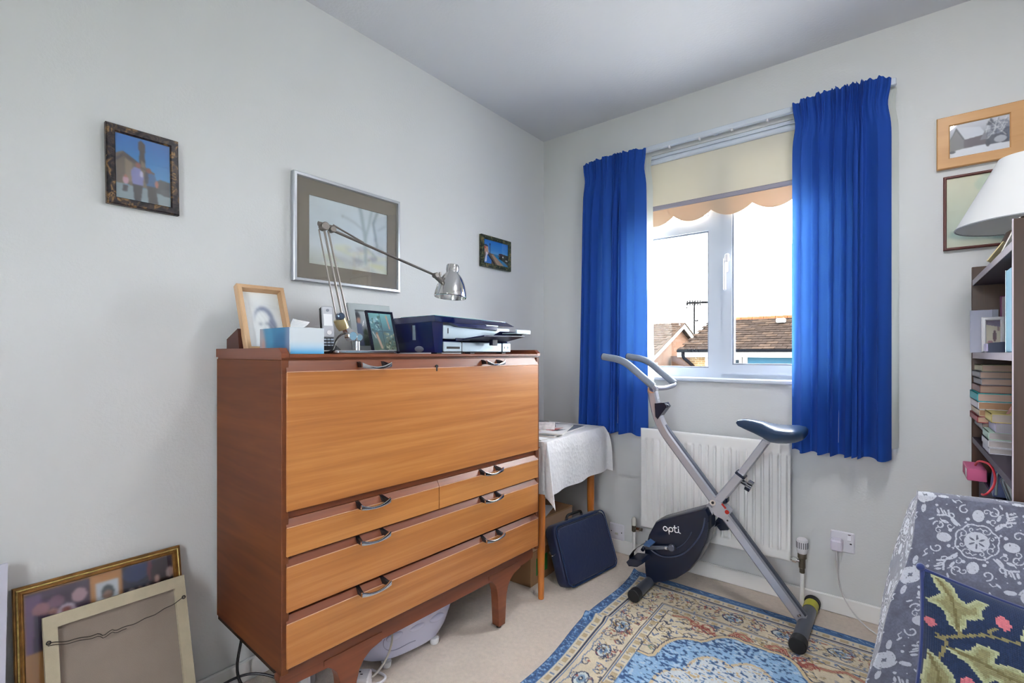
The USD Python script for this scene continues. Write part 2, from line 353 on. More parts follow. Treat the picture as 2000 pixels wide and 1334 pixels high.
hr.part('fascia', bx(at(HX0, EY - 0.02, EZ - 0.28), at(HX1, EY + 0.05, EZ - 0.06)), FASCIA)
hr.part('wall', bx(at(HX0 + 0.35, EY + 0.35, -1.5), at(HX1, 25.6, EZ - 0.11)), look('buff_brick_wall', {'t': ('texture_coordinate', {}), 'm': ('mapping', {'rotation': (math.pi / 2, 0, 0)}), 'k': ('brick_texture', {'scale': 1.0, 'brick_width': 0.225, 'row_height': 0.075, 'mortar_size': 0.008, 'color1': tuple(lin('#55462f')), 'color2': tuple(lin('#463522')), 'mortar': tuple(lin('#5e574b'))}),
        'p': ('principled_bsdf', {'roughness': 0.9, 'specular_ior_level': 0.0})}, [('t.object', 'm.vector'), ('m.vector', 'k.vector'), ('k.color', 'p.base_color')], 'p.BSDF'))
hr.part('soffit', bx(at(HX0, EY + 0.05, EZ - 0.13), at(HX1, EY + 0.5, EZ - 0.10)), FASCIA)
hr.part('downpipe', tube(rounded([at(-6.25, EY - 0.04, EZ - 0.1), at(-6.25, EY - 0.02, EZ - 0.3), at(-5.98, EY + 0.3, EZ - 0.62), at(-5.98, EY + 0.3, -1.5)], 0.1), 0.06), GUT)
wf = hr.part('window', prism(sbox(C0[0] - 5.55, 0.0, C0[0] - 4.3, 0.95).difference(sbox(C0[0] - 5.43, 0.68, C0[0] - 4.98, 0.86)).difference(sbox(C0[0] - 5.43, 0.08, C0[0] - 4.98, 0.55)).difference(sbox(C0[0] - 4.83, 0.08, C0[0] - 4.4, 0.86)), 0.08, 'xz', C0[1] + EY + 0.29), FASCIA)
hr.part('pane', bx(at(-5.5, EY + 0.33, 0.04), at(-4.35, EY + 0.345, 0.9)), pm('dark_glass', '#1a2026', 0.3, spec=0.0), parent=wf)
hr.part('blue_panel', bx(at(-4.1, EY + 0.22, 0.3), at(1.5, EY + 0.3, EZ - 0.28)), pm('blue_boarding', '#1d3340', 0.6, spec=0.0, var=0.08, scale=2), label='teal blue boarding under the eaves')
hr.part('panel_trim', bx(at(-4.25, EY + 0.18, -1.5), at(-4.1, EY + 0.3, EZ - 0.28)), FASCIA)
hr.part('vent_tile', bx(at(-3.7, 20.9, 2.27), at(-3.4, 21.2, 2.45), 0.03), FASCIA)
# left house, gable end
hl = Thing('gabled_house', 'pink rendered house with white bargeboard on its gable, left of the aerial', 'house', tuple(at(-12, 26, -1.5)))
GX = -9.13; gy0, gy1, gy2 = 22.2, 26.3, 30.4; ge, ga = 1.02, 2.70
hl.part('gable_wall', prism(Polygon([(C0[1] + gy0 + .3, -1.5), (C0[1] + gy2 - .3, -1.5), (C0[1] + gy2 - .3, ge + 0.05), (C0[1] + gy1, ga - 0.14), (C0[1] + gy0 + .3, ge + 0.05)]), 6.0, 'yz', C0[0] + GX - 6.3), RENDER)
def gslope(y): return ga - abs(y - gy1) * (ga - ge) / (gy1 - gy0)
for ya in (gy0 - 0.1, gy2 + 0.1):
    pl = Polygon([(C0[1] + ya, gslope(ya) - 0.25), (C0[1] + gy1, ga - 0.25), (C0[1] + gy1, ga), (C0[1] + ya, gslope(ya))])
    hl.part('bargeboard', prism(pl, 0.06, 'yz', C0[0] + GX), pm('white_bargeboard', '#8d8d8d', 0.5, spec=0.0))
    pl2 = Polygon([(C0[1] + ya, gslope(ya)), (C0[1] + gy1, ga), (C0[1] + gy1, ga + 0.05), (C0[1] + ya, gslope(ya) + 0.05)])
    hl.part('roof_deck', prism(pl2, 7.0, 'yz', C0[0] + GX - 6.9), TILE2)
ts = []
gs = np.array([0, gy1 - gy0 + 0.1, ga - gslope(gy0 - 0.1)]); gl = np.linalg.norm(gs); gd = gs / gl; gn = np.array([0, -gd[2], gd[1]])
for r in range(14):
    for q in range(17):
        o = at(GX + 0.02 - (q + 1) * 0.4 - (0.2 if r % 2 else 0), gy0 - 0.1, gslope(gy0 - 0.1) + 0.05) + gd * (r * gl / 14)
        ts.append(hull([o + u * np.array([0.385, 0, 0]) + w * gd * (gl / 14 + 0.02) + gn * h for u in (0, 1) for w in (0, 1) for h in ((0.0, 0.045 + rng.uniform(-.01, .01)) if w == 0 else (-0.01, 0.006))]))
hl.part('roof_tiles', cat(*ts), TILE2, smooth=False, kind='stuff')
hl.part('lean_to', bx(at(-9.3, 24.9, -1.5), at(-7.9, 26.3, 0.95)), pm('brown_render', '#3a2c24', 0.95, spec=0.0, var=0.1, scale=3), label='darker brown rendered side wall')
hl.part('extension_roof', bx(at(-10.6, 21.4, 0.55), at(-9.0, 22.4, 0.65)), FASCIA)
# aerial
ae = Thing('television_aerial', 'thin rooftop television aerial on a mast against the white sky', 'aerial', tuple(at(-8.93, 27.5, 2.0)))
mast = at(-8.93, 27.5, 0)
ALU = pm('aerial_metal', '#0c0c0d', 0.9, spec=0.0)
ae.part('mast', cyl(mast + [0, 0, 1.9], mast + [0, 0, 4.0], 0.042, n=8), ALU)
ae.part('boom', cyl(mast + [-0.42, 0, 3.93], mast + [0.62, 0.5, 3.95], 0.06, n=6), ALU)
ae.part('elements', cat(*[cyl(mast + [-0.4 + t * 1.0, t * 0.48, 3.93 - 0.14], mast + [-0.4 + t * 1.0, t * 0.48, 3.93 + 0.14], 0.022, n=5) for t in np.linspace(0, 1, 9)]), ALU, kind='stuff')
ae.part('reflector', cat(bx(mast + [-0.44, -0.03, 3.8], mast + [-0.36, 0.03, 3.98]), bx(mast + [-0.44, -0.03, 3.62], mast + [-0.40, 0.03, 3.7])), ALU)
ae.part('clamp', bx(mast + [-0.02, -0.03, 2.88], mast + [0.2, 0.03, 2.95]), ALU)

# ------------------------------------------------------------------ the bureau
BO, BR = (0.015, -1.838, 0.0), -1.9
_a = math.radians(1.9); _ex = np.array([math.cos(_a), -math.sin(_a), 0]); _ey = np.array([math.sin(_a), math.cos(_a), 0])
def W(x, y, z): return np.array(BO) + _ex * x + _ey * y + np.array([0, 0, z])
bu = Thing('bureau', 'mid-century teak drop-front bureau with four drawers and chrome bow handles', 'bureau', BO, BR)
P = lambda *a, **k: bu.part(*a, local=True, **k)
DEP, WID = 0.46, 1.09
P('side_panel', bx((0.0, 0, 0.262), (0.458, 0.02, 1.079), 0.002), TEAK_SHADED)
P('side_panel', bx((0.0, WID - 0.02, 0.262), (0.458, WID, 1.079), 0.002), TEAK_SHADED)
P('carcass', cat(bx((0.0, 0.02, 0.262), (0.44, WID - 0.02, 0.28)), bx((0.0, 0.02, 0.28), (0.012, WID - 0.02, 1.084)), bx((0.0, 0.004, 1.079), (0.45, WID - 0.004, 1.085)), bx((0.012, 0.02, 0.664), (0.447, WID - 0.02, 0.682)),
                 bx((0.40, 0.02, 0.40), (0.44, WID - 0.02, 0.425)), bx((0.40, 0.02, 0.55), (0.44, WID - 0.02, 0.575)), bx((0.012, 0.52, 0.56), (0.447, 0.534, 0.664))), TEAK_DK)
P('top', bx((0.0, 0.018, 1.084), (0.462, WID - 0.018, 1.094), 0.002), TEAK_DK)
lip = Polygon([(0.0, 1.084), (0.462, 1.084), (0.462, 1.096), (0.446, 1.110), (0.0, 1.110)])
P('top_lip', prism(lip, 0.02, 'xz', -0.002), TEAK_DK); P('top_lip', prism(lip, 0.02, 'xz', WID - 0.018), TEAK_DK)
def handle(parent, y, z):
    posts = []
    for s in (-1, 1):
        yy = y + s * 0.040
        posts.append(hull([(0.446, yy + d, z + h) for d in (-0.006, 0.006) for h in (-0.008, 0.010)] + [(0.487, yy + s * 0.006 + d, z - 0.004 + h) for d in (-0.004, 0.004) for h in (-0.004, 0.004)]))
    for q in posts: P('handle_post', q, BLACK, parent=parent, label='black handle post')
    t = np.linspace(-1, 1, 17)
    L = []
    for k in t:
        c = np.array([0.487 + 0.004 * (1 - k * k), y + 0.050 * k, z - 0.010 + 0.009 * k * k]); w = 0.0035 + 0.004 * k * k
        L.append([c + (dx * 0.0035, 0, dz * w) for dx, dz in ((1, .6), (.6, 1), (-.6, 1), (-1, .6), (-1, -.6), (-.6, -1), (.6, -1), (1, -.6))])
    P('handle', loft(L), CHROME, parent=parent, label='chrome bow handle')
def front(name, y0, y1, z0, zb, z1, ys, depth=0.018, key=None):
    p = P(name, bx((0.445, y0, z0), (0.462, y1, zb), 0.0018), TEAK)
    P('wear_highlight', bx((0.4605, y0, zb - 0.0012), (0.4628, y1, zb + 0.0012), 0.0005), pm('wear_highlight', '#d0a184', 0.5), parent=p, label='pale strip for edge wear and bevel highlight')  # pale strip paints edge wear and the bevel's highlight
    prof = Polygon([(0.440, zb), (0.4615, zb), (0.4615, zb + 0.002), (0.451, z1), (0.440, z1)])
    P('finger_strip', prism(prof, y1 - y0, 'xz', y0), TEAK_DK, parent=p, label='darker bevelled strip along the top')
    for y in ys: handle(p, y, (zb + z1) / 2 + 0.001)
    if key:
        P('keyhole', prism(Point(key, 1.052).buffer(0.0055).union(sbox(key - 0.0025, 1.036, key + 0.0025, 1.050)), 0.003, 'yz', 0.4605), BLACK, parent=p)
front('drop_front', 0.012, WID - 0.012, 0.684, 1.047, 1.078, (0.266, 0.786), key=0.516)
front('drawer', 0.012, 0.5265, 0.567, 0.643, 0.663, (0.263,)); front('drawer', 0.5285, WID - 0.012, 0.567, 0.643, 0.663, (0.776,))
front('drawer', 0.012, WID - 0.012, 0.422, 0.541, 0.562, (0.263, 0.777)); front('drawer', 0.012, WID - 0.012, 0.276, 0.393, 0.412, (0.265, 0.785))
def leg_poly(c):
    R = [(c - 0.075, 0.215), (c - 0.052, 0.199), (c - 0.036, 0.180), (c - 0.028, 0.155), (c - 0.024, 0.12), (c - 0.018, 0.012), (c + 0.018, 0.012), (c + 0.026, 0.12), (c + 0.036, 0.155), (c + 0.052, 0.178), (c + 0.075, 0.194), (c + 0.115, 0.205), (c + 0.115, 0.230), (c - 0.075, 0.230)]
    return Polygon(R)
for x0 in (0.400, 0.04):
    if x0 > 0.2: P('base_board', bx((0.0, 0.004, 0.248), (0.405, WID - 0.004, 0.2625)), pm('dark_base', '#2a1a16', 0.6))
    else: P('back_rail', bx((0.045, 0.13, 0.205), (0.07, 0.96, 0.249)), TEAK_DK); 
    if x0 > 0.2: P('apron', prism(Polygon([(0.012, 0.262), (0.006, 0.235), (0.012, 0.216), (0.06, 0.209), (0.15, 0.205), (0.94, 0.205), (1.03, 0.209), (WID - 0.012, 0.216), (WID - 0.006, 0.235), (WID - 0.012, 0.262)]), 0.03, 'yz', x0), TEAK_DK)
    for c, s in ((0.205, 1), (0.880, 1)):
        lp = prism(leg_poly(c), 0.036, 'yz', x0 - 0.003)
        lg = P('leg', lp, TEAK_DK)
        P('glide', cyl((x0 + 0.015, c, 0.0), (x0 + 0.015, c, 0.014), 0.010), BLACK, parent=lg, label='black foot glide')
P('side_rail', bx((0.07, 0.18, 0.215), (0.40, 0.21, 0.262)), TEAK_DK); P('side_rail', bx((0.07, 0.865, 0.215), (0.40, 0.895, 0.262)), TEAK_DK)
TOPZ = 1.0945

# ------------------------------------------------------------------ things on the bureau
def framed(name, label, cat_, o, ux, uy, w, h, fw, depth, mat, pic, group=None, mat_border=None, matcol=None, glass=True, back=None, lip=0.004, prof=None, bead=None):
    """A picture: o is the lower left of the frame's front, ux, uy unit directions; the frame's depth goes back."""
    o, ux, uy = (np.asarray(q, float) for q in (o, ux, uy)); n = np.cross(ux, uy); o = o + [0, 0, max(0.0, depth * n[2]) + (0.0004 if n[2] > 0.05 else 0)]
    base = o - n * depth
    t = Thing(name, label, cat_, tuple(o + ux * w / 2 - n * depth), 0, group)
    T = np.eye(4); T[:3, 0], T[:3, 1], T[:3, 2], T[:3, 3] = ux, uy, n, o
    # mitred frame: four sides, each a bevelled moulding
    prof = prof or [(0, -depth), (0, -0.003), (0.003, 0.0), (fw - 0.003, 0.0), (fw, -lip), (fw, -depth)]
    cs = [(0, 0, 1, 1), (w, 0, -1, 1), (w, h, -1, -1), (0, h, 1, -1)]
    v = np.array([[(cx + sx * a, cy + sy * a, b) for a, b in prof] for cx, cy, sx, sy in cs])
    sides = []
    for k in range(4):
        sides.append(loft([v[k], v[(k + 1) % 4]]))
    for s in sides: t.part('frame_side', moved(s, T), mat, smooth=25)
    if bead:
        bp = [(bead[0] - .0022, bead[1] - .003), (bead[0] - .0016, bead[1] + .0006), (bead[0], bead[1] + .0016), (bead[0] + .0016, bead[1] + .0006), (bead[0] + .0022, bead[1] - .003)]
        vb_ = np.array([[(cx + sx * a, cy + sy * a, b) for a, b in bp] for cx, cy, sx, sy in cs])
        for k in range(4): t.part('gilt_bead', moved(loft([vb_[k], vb_[(k + 1) % 4]]), T), bead[2], label='paler gilt bead')
    zin = -lip - 0.004
    t.part('backing', moved(bx((fw * 0.6, fw * 0.6, -depth), (w - fw * 0.6, h - fw * 0.6, zin - 0.004)), T), pm('backing_card', '#6b5a45', 0.9))
    iw, ih = w - 2 * fw, h - 2 * fw; mb = mat_border or 0.0
    if mb:
        ring = sbox(fw - .002, fw - .002, w - fw + .002, h - fw + .002).difference(sbox(fw + mb, fw + mb, w - fw - mb, h - fw - mb)) if np.ndim(mb) == 0 else sbox(fw - .002, fw - .002, w - fw + .002, h - fw + .002).difference(sbox(fw + mb[0], fw + mb[1], w - fw - mb[0], h - fw - mb[1]))
        t.part('mount', moved(prism(ring, 0.002, 'xy', zin + 0.001), T), matcol)
    mx, my = (mb, mb) if np.ndim(mb) == 0 else mb
    m, col = pic.on((0, 0, 0), (1, 0, 0), (0, 1, 0)); sx, sy = (iw - 2 * mx + 0.002) / pic.w, (ih - 2 * my + 0.002) / pic.h
    vv = m[0] * [sx, sy, 1] + [fw + mx - 0.001, fw + my - 0.001, zin]
    t.part('picture', moved((vv, m[1]), T), PRINT, smooth=False, col=col)
    if glass: t.part('glass', moved(bx((fw - 0.001, fw - 0.001, -lip - 0.0015), (w - fw + 0.001, h - fw + 0.001, -lip - 0.0003)), T), PICGLASS)
    return t, T

# tissue box
tb = Thing('tissue_box', 'blue and white cardboard tissue box with a white tissue sticking out', 'tissue box', tuple(W(0.327, 0.087, TOPZ)), BR)
pr = Print(0.186, 0.072, 0.0025, '#2d7fae').ell(.25, .55, .22, .6, '#3f93bf').ell(.06, .35, .12, .7, '#a9a7b0').ell(.14, .25, .06, .35, '#c79c90').ell(.75, .3, .25, .5, '#1f6ea2').ell(.97, .5, .08, .9, '#7f97bd').soft(3)
hx, hy, hz = 0.095, 0.049, 0.072
tb.part('carton', bx((-hx, -hy, 0.0), (hx, hy, hz), 0.0015), pm('tissue_carton', '#c7d5e0', 0.45), local=True)
m, c = pr.on((-hx + .002, -hy - 0.0006, 0), (1, 0, 0), (0, 0, 1)); tb.part('printed_side', m, PRINT, smooth=False, local=True, col=c, label='blue printed long side')
pr = Print(0.095, 0.072, 0.0025, '#cfd9e2').vgrad([(0, '#3f9ddb'), (.06, '#58aee2'), (.3, '#b9d3e6'), (.5, '#ccd5de'), (1, '#c9d2da')]).soft(1)
m, c = pr.on((hx + 0.0006, -hy + .0015, 0), (0, 1, 0), (0, 0, 1)); tb.part('printed_end', m, PRINT, smooth=False, local=True, col=c, label='pale end shading to blue at its foot')
tt = np.linspace(0, 1, 14); sheet = [[(0.005 + 0.05 * (u - 0.5) * (1 - 0.5 * v) + 0.012 * math.sin(6 * u + 3 * v), 0.004 + 0.02 * math.sin(7 * u) * (0.4 + v) + 0.02 * v, hz - 0.004 + 0.034 * v * (1 - 0.7 * abs(u - 0.6))) for u in tt] for v in tt]
tb.part('tissue', grid(sheet), cloth('tissue_paper', '#f1f1f3', 0.3, bump=0.0), local=True)

# pale wooden frame behind it, leaning back on a dark strut
pic = Print(0.12, 0.16, 0.0016, '#dfe6ea').vgrad([(0, '#d9e2ea'), (.75, '#e6ebee'), (1, '#eef1f1')])
pic.ell(.52, .50, .27, .25, '#7f8cab').ell(.47, .46, .21, .21, '#e3e9ec').ell(.72, .36, .12, .2, '#8390ad').ell(.78, .26, .07, .1, '#5d6884').ell(.40, .43, .05, .022, '#7f8ca2').ell(.56, .44, .05, .022, '#7f8ca2').ell(.5, .34, .03, .035, '#bcc8d2').ell(.48, .26, .07, .016, '#a0aebd').ell(.55, -.02, .4, .12, '#cdd8e2').soft(2.2)
lean = np.array([-0.40, 0.0, 1.0]); lean /= np.linalg.norm(lean); up = _ex * lean[0] + np.array([0, 0, lean[2]])
fo, T = framed('photo_frame', 'pale wood deep photo frame with a faded portrait, leaning behind the tissue box', 'photo frame', W(0.205, 0.014, TOPZ), _ey, up, 0.143, 0.222, 0.016, 0.026, PALE_WOOD, pic, lip=0.018)
fo.part('strut', hull([W(x, y, z) for y in (0.005, 0.03) for x, z in ((0.07, TOPZ), (0.17, TOPZ), (0.155, TOPZ + 0.075), (0.07, TOPZ + 0.045))]), pm('strut_brown', '#4a1d12', 0.5), label='reddish brown strut behind the frame')

# cordless phone
ph = Thing('cordless_phone', 'silver and black cordless phone standing in its charging cradle', 'telephone', tuple(W(0.2, 0.27, TOPZ)), BR - 6)
SIL = pm('silver_plastic', '#b9bdc6', 0.3, 0.3)
ph.part('cradle', hull([(x, y, z) for x in (-.028, .03) for y in (-.03, .03) for z in (0, .012)] + [(-.02, y, .04) for y in (-.022, .022)]), BLACK, local=True)
lp = rot((0, 1, 0), -8)
def PH(name, m, mat, **k): return ph.part(name, moved(moved(m, lp), np.array([0.0, 0, 0.008])), mat, local=True, **k)
hs = PH('handset', bx((-0.012, -0.021, 0.0), (0.004, 0.021, 0.150), 0.005), BLACK)
PH('face_plate', bx((0.003, -0.019, 0.045), (0.009, 0.021, 0.152), 0.003), SIL, parent=hs)
PH('screen', bx((0.0085, -0.014, 0.085), (0.0098, 0.015, 0.125)), pm('phone_screen', '#eef1f6', 0.15), parent=hs)
PH('navigation_button', cyl((0.008, 0.002, 0.062), (0.0115, 0.002, 0.062), 0.008), CHROME, parent=hs)
PH('speaker_grille', cyl((0.008, 0.001, 0.138), (0.0105, 0.001, 0.138), 0.005), pm('grey_plastic', '#7f8794', 0.4), parent=hs)
for r in range(4):
    for q in range(3): PH('key', bx((0.003, -0.017 + q * 0.0125, 0.036 - r * 0.010), (0.0065, -0.0065 + q * 0.0125, 0.042 - r * 0.010), 0.001), pm('phone_key', '#aeb9cc', 0.3), parent=hs)
la_cable = (tube(smoothpath([W(0.335, 0.252, TOPZ + 0.064), W(0.335, 0.236, TOPZ + 0.058), W(0.335, 0.219, TOPZ + 0.036), W(0.34, 0.206, TOPZ + 0.012), W(0.31, 0.192, TOPZ + 0.004), W(0.22, 0.196, TOPZ + 0.004), W(0.10, 0.205, TOPZ + 0.004)], 40), 0.003, 8))

# architect lamp
la = Thing('desk_lamp', 'chrome spring-arm desk lamp with bell shade and rectangular base', 'lamp', tuple(W(0.3, 0.31, TOPZ)), BR)
def LA(name, m, mat, **k): return la.part(name, m, mat, **k)
LX = 0.33
LA('base', cat(bx((-0.06, -0.10, 0), (0.07, 0.088, 0.010), 0.003)), CHROME) if False else la.part('base', cat(bx((-0.05, -0.105, 0), (0.075, 0.10, 0.011), 0.003), bx((0.02, 0.075, 0.0), (0.074, 0.108, 0.0125), 0.002)), CHROME, local=True)
LA('post', cyl(W(LX, 0.297, TOPZ + 0.010), W(LX, 0.297, TOPZ + 0.052), 0.009), CHROME)
j = LA('lower_joint', cat(cyl(W(LX - 0.014, 0.297, TOPZ + 0.052), W(LX + 0.016, 0.297, TOPZ + 0.052), 0.013, bev=0.003), cyl(W(LX - 0.010, 0.272, TOPZ + 0.056), W(LX + 0.018, 0.272, TOPZ + 0.056), 0.016, bev=0.003),
       bar([W(LX, 0.297, TOPZ + 0.052), W(LX, 0.262, TOPZ + 0.072), W(LX, 0.245, TOPZ + 0.10)], 0.022, 0.022)), CHROME)
LA('flex', la_cable, BLACK, label='black lamp flex')
LA('spring_cup', lathe([(0.0, -0.012), (0.016, -0.012), (0.019, 0.0), (0.019, 0.022), (0.017, 0.024), (0.0, 0.024)], at=W(LX, 0.245, TOPZ + 0.088), axis=(_ey * -0.45 + np.array([0, 0, 0.9]))), pm('yellow_tinted', '#b3a57c', 0.3, 0.7), parent=j, label='yellow tinted spring cup')  # cup coloured a muted metallic yellow
LA('tension_knob', cyl(W(LX + 0.0, 0.232, TOPZ + 0.115), W(LX + 0.02, 0.232, TOPZ + 0.115), 0.012, bev=0.003), pm('blue_grey_metal', '#5b6a80', 0.25, 0.8), parent=j)
E_ = dict(y=0.184, z=1.480)
for dy, r in ((-0.016, 0.0022), (0.0, 0.0034), (0.014, 0.0030)):
    LA('lower_rod', cyl(W(LX, 0.247 + dy * 1.3, TOPZ + 0.105), W(LX, E_['y'] + dy, E_['z'] - 0.005 - abs(dy) * .4), r, n=10), NICKEL)
el = LA('elbow', cat(cyl(W(LX - 0.012, E_['y'], E_['z']), W(LX + 0.014, E_['y'], E_['z']), 0.0125, bev=0.002), bar([W(LX, E_['y'] - 0.018, E_['z'] + 0.006), W(LX, E_['y'] + 0.03, E_['z'] + 0.002)], 0.016, 0.010), cyl(W(LX - 0.01, E_['y'] + 0.026, E_['z'] - 0.004), W(LX + 0.012, E_['y'] + 0.026, E_['z'] - 0.004), 0.010, bev=0.002)), NICKEL)
hd = W(LX, 0.622, 1.386)
LA('upper_rod', cyl(W(LX, E_['y'] + 0.02, E_['z'] - 0.004), hd, 0.0042, n=10), NICKEL); LA('upper_rod', cyl(W(LX, E_['y'] + 0.03, E_['z'] + 0.011), W(LX, 0.32, 1.455), 0.0028, n=10), NICKEL)
LA('head_joint', cat(cyl(hd - _ex * 0.010, hd + _ex * 0.013, 0.0095, bev=0.002), cyl(hd, W(LX, 0.662, 1.362), 0.0105, bev=0.002)), NICKEL)
LA('wing_screw', cat(cyl(W(LX, 0.642, 1.375), W(LX, 0.644, 1.392), 0.0035, n=8), bx(W(LX - .002, 0.640, 1.388), W(LX + .002, 0.652, 1.400), 0.001)), NICKEL)
ax = np.array(_ey * 0.10 + np.array([0, 0, 1.0])); ax /= np.linalg.norm(ax); sc = W(LX, 0.697, 1.312)
prof = [(0.076, 0.0), (0.0765, 0.002), (0.074, 0.018), (0.066, 0.045), (0.053, 0.070), (0.040, 0.086), (0.030, 0.094), (0.0285, 0.100), (0.030, 0.106), (0.0295, 0.122), (0.026, 0.128), (0.0, 0.129)]
prof_in = [(r * 0.96, z - 0.002) for r, z in prof[:7]][::-1]
S_ = 0.82
sh = LA('shade', lathe([(r * S_, z * 0.98) for r, z in ([(0.0, 0.088)] + prof_in + prof)], n=48, at=sc, axis=ax), CHROME, smooth=40)
LA('bulb', moved(trimesh.creation.icosphere(3, 0.022), sc + ax * 0.04), pm('frosted_bulb', '#e8e8e4', 0.4), parent=sh)

# grey frame and black frame
def figures(pic, sky='#8fb6c9'):
    return pic
pic = Print(0.15, 0.15, 0.0018, '#a7b3bc').vgrad([(0, '#5c6a78'), (.4, '#8793a0'), (1, '#aebac2')])
pic.ell(.08, .8, .1, .18, '#39424e').poly([(0, .0), (.22, .0), (.2, .6), (.1, .7), (0, .6)], '#6e7fa6').ell(.11, .72, .06, .08, '#b58a78').ell(.3, .2, .1, .3, '#465a4b').ell(.7, .3, .2, .4, '#7c8690').soft(1.5)
lg = np.array([-0.22, 0, 1.0]); lg /= np.linalg.norm(lg); upg = _ex * lg[0] + np.array([0, 0, lg[2]])
framed('photo_frame', 'pale grey photo frame half hidden behind the black photo frame', 'photo frame', W(0.125, 0.41, TOPZ), _ey, upg, 0.185, 0.192, 0.028, 0.014, pm('pale_grey_metal', '#a9b2b6', 0.4, 0.2), pic)
pic = Print(0.09, 0.125, 0.0012, '#5f93a6').vgrad([(0, '#69806a'), (.5, '#527f90'), (.8, '#6ea9b6'), (1, '#7fc0c6')])
rg = np.random.default_rng(5)
for k in range(36): pic.ell(.1 + .35 * rg.random(), .55 + .35 * rg.random(), .03 + .05 * rg.random(), .012 + .02 * rg.random(), ['#bfe0e6', '#2f5a6e', '#8cc0d0', '#456f63'][k % 4], .9, rg.uniform(0, 180))
pic.line([(.52, 0), (.5, 1)], .03, '#3a5a66').line([(.0, .53), (1, .52)], .02, '#44616c')
pic.line([(.78, .9), (.84, .6)], .05, '#d9a08c').ell(.78, .92, .03, .03, '#caa07c')
pic.line([(.25, .45), (.38, .1)], .09, '#c9b09c').line([(.1, .5), (.2, .35)], .03, '#dfe9ea').ell(.26, .47, .05, .03, '#9d7d66')
for k in range(50): pic.ell(.58 + .4 * rg.random(), .02 + .46 * rg.random(), .02 + .05 * rg.random(), .01 + .03 * rg.random(), ['#8c9a86', '#c4ccb8', '#4e5b4e', '#6f7f74'][k % 4], .9, rg.uniform(0, 180))
pic.soft(.8)
lb = np.array([-0.32, 0, 1.0]); lb /= np.linalg.norm(lb); upb = _ex * lb[0] + np.array([0, 0, lb[2]])
bf, T = framed('photo_frame', 'black photo frame with a four-part blue-green print, beside the printer', 'photo frame', W(0.268, 0.400, TOPZ), _ey, upb, 0.112, 0.158, 0.0075, 0.012, pm('navy_black_frame', '#0b1230', 0.25), pic)
bf.part('strut', hull([W(x, y, z) for y in (0.44, 0.47) for x, z in ((0.190, TOPZ), (0.248, TOPZ), (0.217, TOPZ + 0.10), (0.211, TOPZ + 0.10))]), BLACK)

# printer
NAVY = pm('navy_gloss', '#0a144a', 0.16, coat=0.3)
NAVY2 = pm('navy_matt', '#0d1740', 0.4)
SILV = pm('printer_silver', '#a9bac6', 0.35, 0.25)
pt = Thing('printer', 'navy black and silver inkjet printer with its output tray open', 'printer', tuple(W(0.22, 0.78, TOPZ)), BR)
Q = lambda name, m, mat, **k: pt.part(name, moved(moved(m, np.array([-0.22, -0.78, 0.0])), np.array([0, 0, 0.0])), mat, local=True, **k)
px0, px1, py0, py1 = 0.145, 0.395, 0.572, 0.985
Q('body', cat(bx((px0, py0, 0.004), (px1 - 0.012, py1 - 0.004, 0.050), 0.008), bx((px0, py0 - 0.002, 0.050), (px1 - 0.022, py1, 0.106), 0.008)), NAVY)
Q('side_shell', hull([(px0 + .01, py0 - 0.004, 0.004), (px1 - .004, py0 - .004, 0.004), (px1, py0 + 0.028, 0.004), (px1, py0 + 0.03, 0.112), (px1 - .012, py0 - .012, 0.116), (px0, py0 - .015, 0.112), (px0 + .01, py0 + 0.06, 0.004), (px0, py0 + .06, .112)]), NAVY, smooth=60)
Q('lid', hull([(px0 - 0.01, py0 - 0.016, 0.112), (px1 + 0.004, py0 - 0.012, 0.114), (px1 + 0.010, py1 + 0.004, 0.112), (px0 - .01, py1 + .004, 0.112), (px0, py0, 0.137), (px1 - 0.03, py0 + 0.015, 0.139), (px1 - .02, py1 - .01, 0.129), (px0, py1 - .01, 0.131)]), NAVY, smooth=20)
Q('lid_trim', hull([(px1 - 0.028, py0 + 0.016, 0.1385), (px1 - 0.028, py1 - 0.01, 0.131), (px0 + .02, py0 + 0.016, 0.139), (px0 + .02, py1 - .01, 0.132), (px1 - .028, py0 + .016, .1405), (px1 - .028, py1 - .01, .133), (px0 + .02, py0 + .016, .141), (px0 + .02, py1 - .01, .134)]), pm('teal_glass_edge', '#7fb3b8', 0.1), smooth=False)
Q('front_panel', bx((px1 - 0.013, py0 + 0.036, 0.006), (px1 - 0.002, py1 - 0.062, 0.044), 0.003), SILV)
Q('front_panel', bx((px1 - 0.013, py1 - 0.059, 0.006), (px1 - 0.001, py1 - 0.006, 0.044), 0.003), SILV)
Q('upper_front', bx((px1 - 0.024, py0 + 0.036, 0.054), (px1 - 0.008, py1 - 0.006, 0.106), 0.003), SILV)
Q('control_strip', hull([(px1 - 0.012, y, z) for y, z in ((py0 + 0.05, 0.112), (py0 + 0.09, 0.098), (py1 - 0.09, 0.090), (py1 - 0.09, 0.112))] + [(px1 + 0.008, y, z) for y, z in ((py0 + 0.06, 0.112), (py0 + 0.10, 0.102), (py1 - 0.10, 0.094), (py1 - 0.10, 0.112))]), NAVY)
Q('silver_bar', bx((px1 + 0.005, py1 - 0.17, 0.108), (px1 + 0.013, py1 - 0.10, 0.113), 0.001), SILV)
Q('card_slot', bx((px1 - 0.003, py0 + 0.05, 0.018), (px1 - 0.0005, py0 + 0.115, 0.026), 0.001), BLACK)
Q('indicator', bx((px1 - 0.009, py0 + 0.060, 0.074), (px1 - 0.0065, py0 + 0.064, 0.094), 0.001), BLACK)
Q('panel_seam', bx((px1 - 0.004, py0 + 0.125, 0.0), (px1 - 0.0012, py0 + 0.127, 0.05)), BLACK)
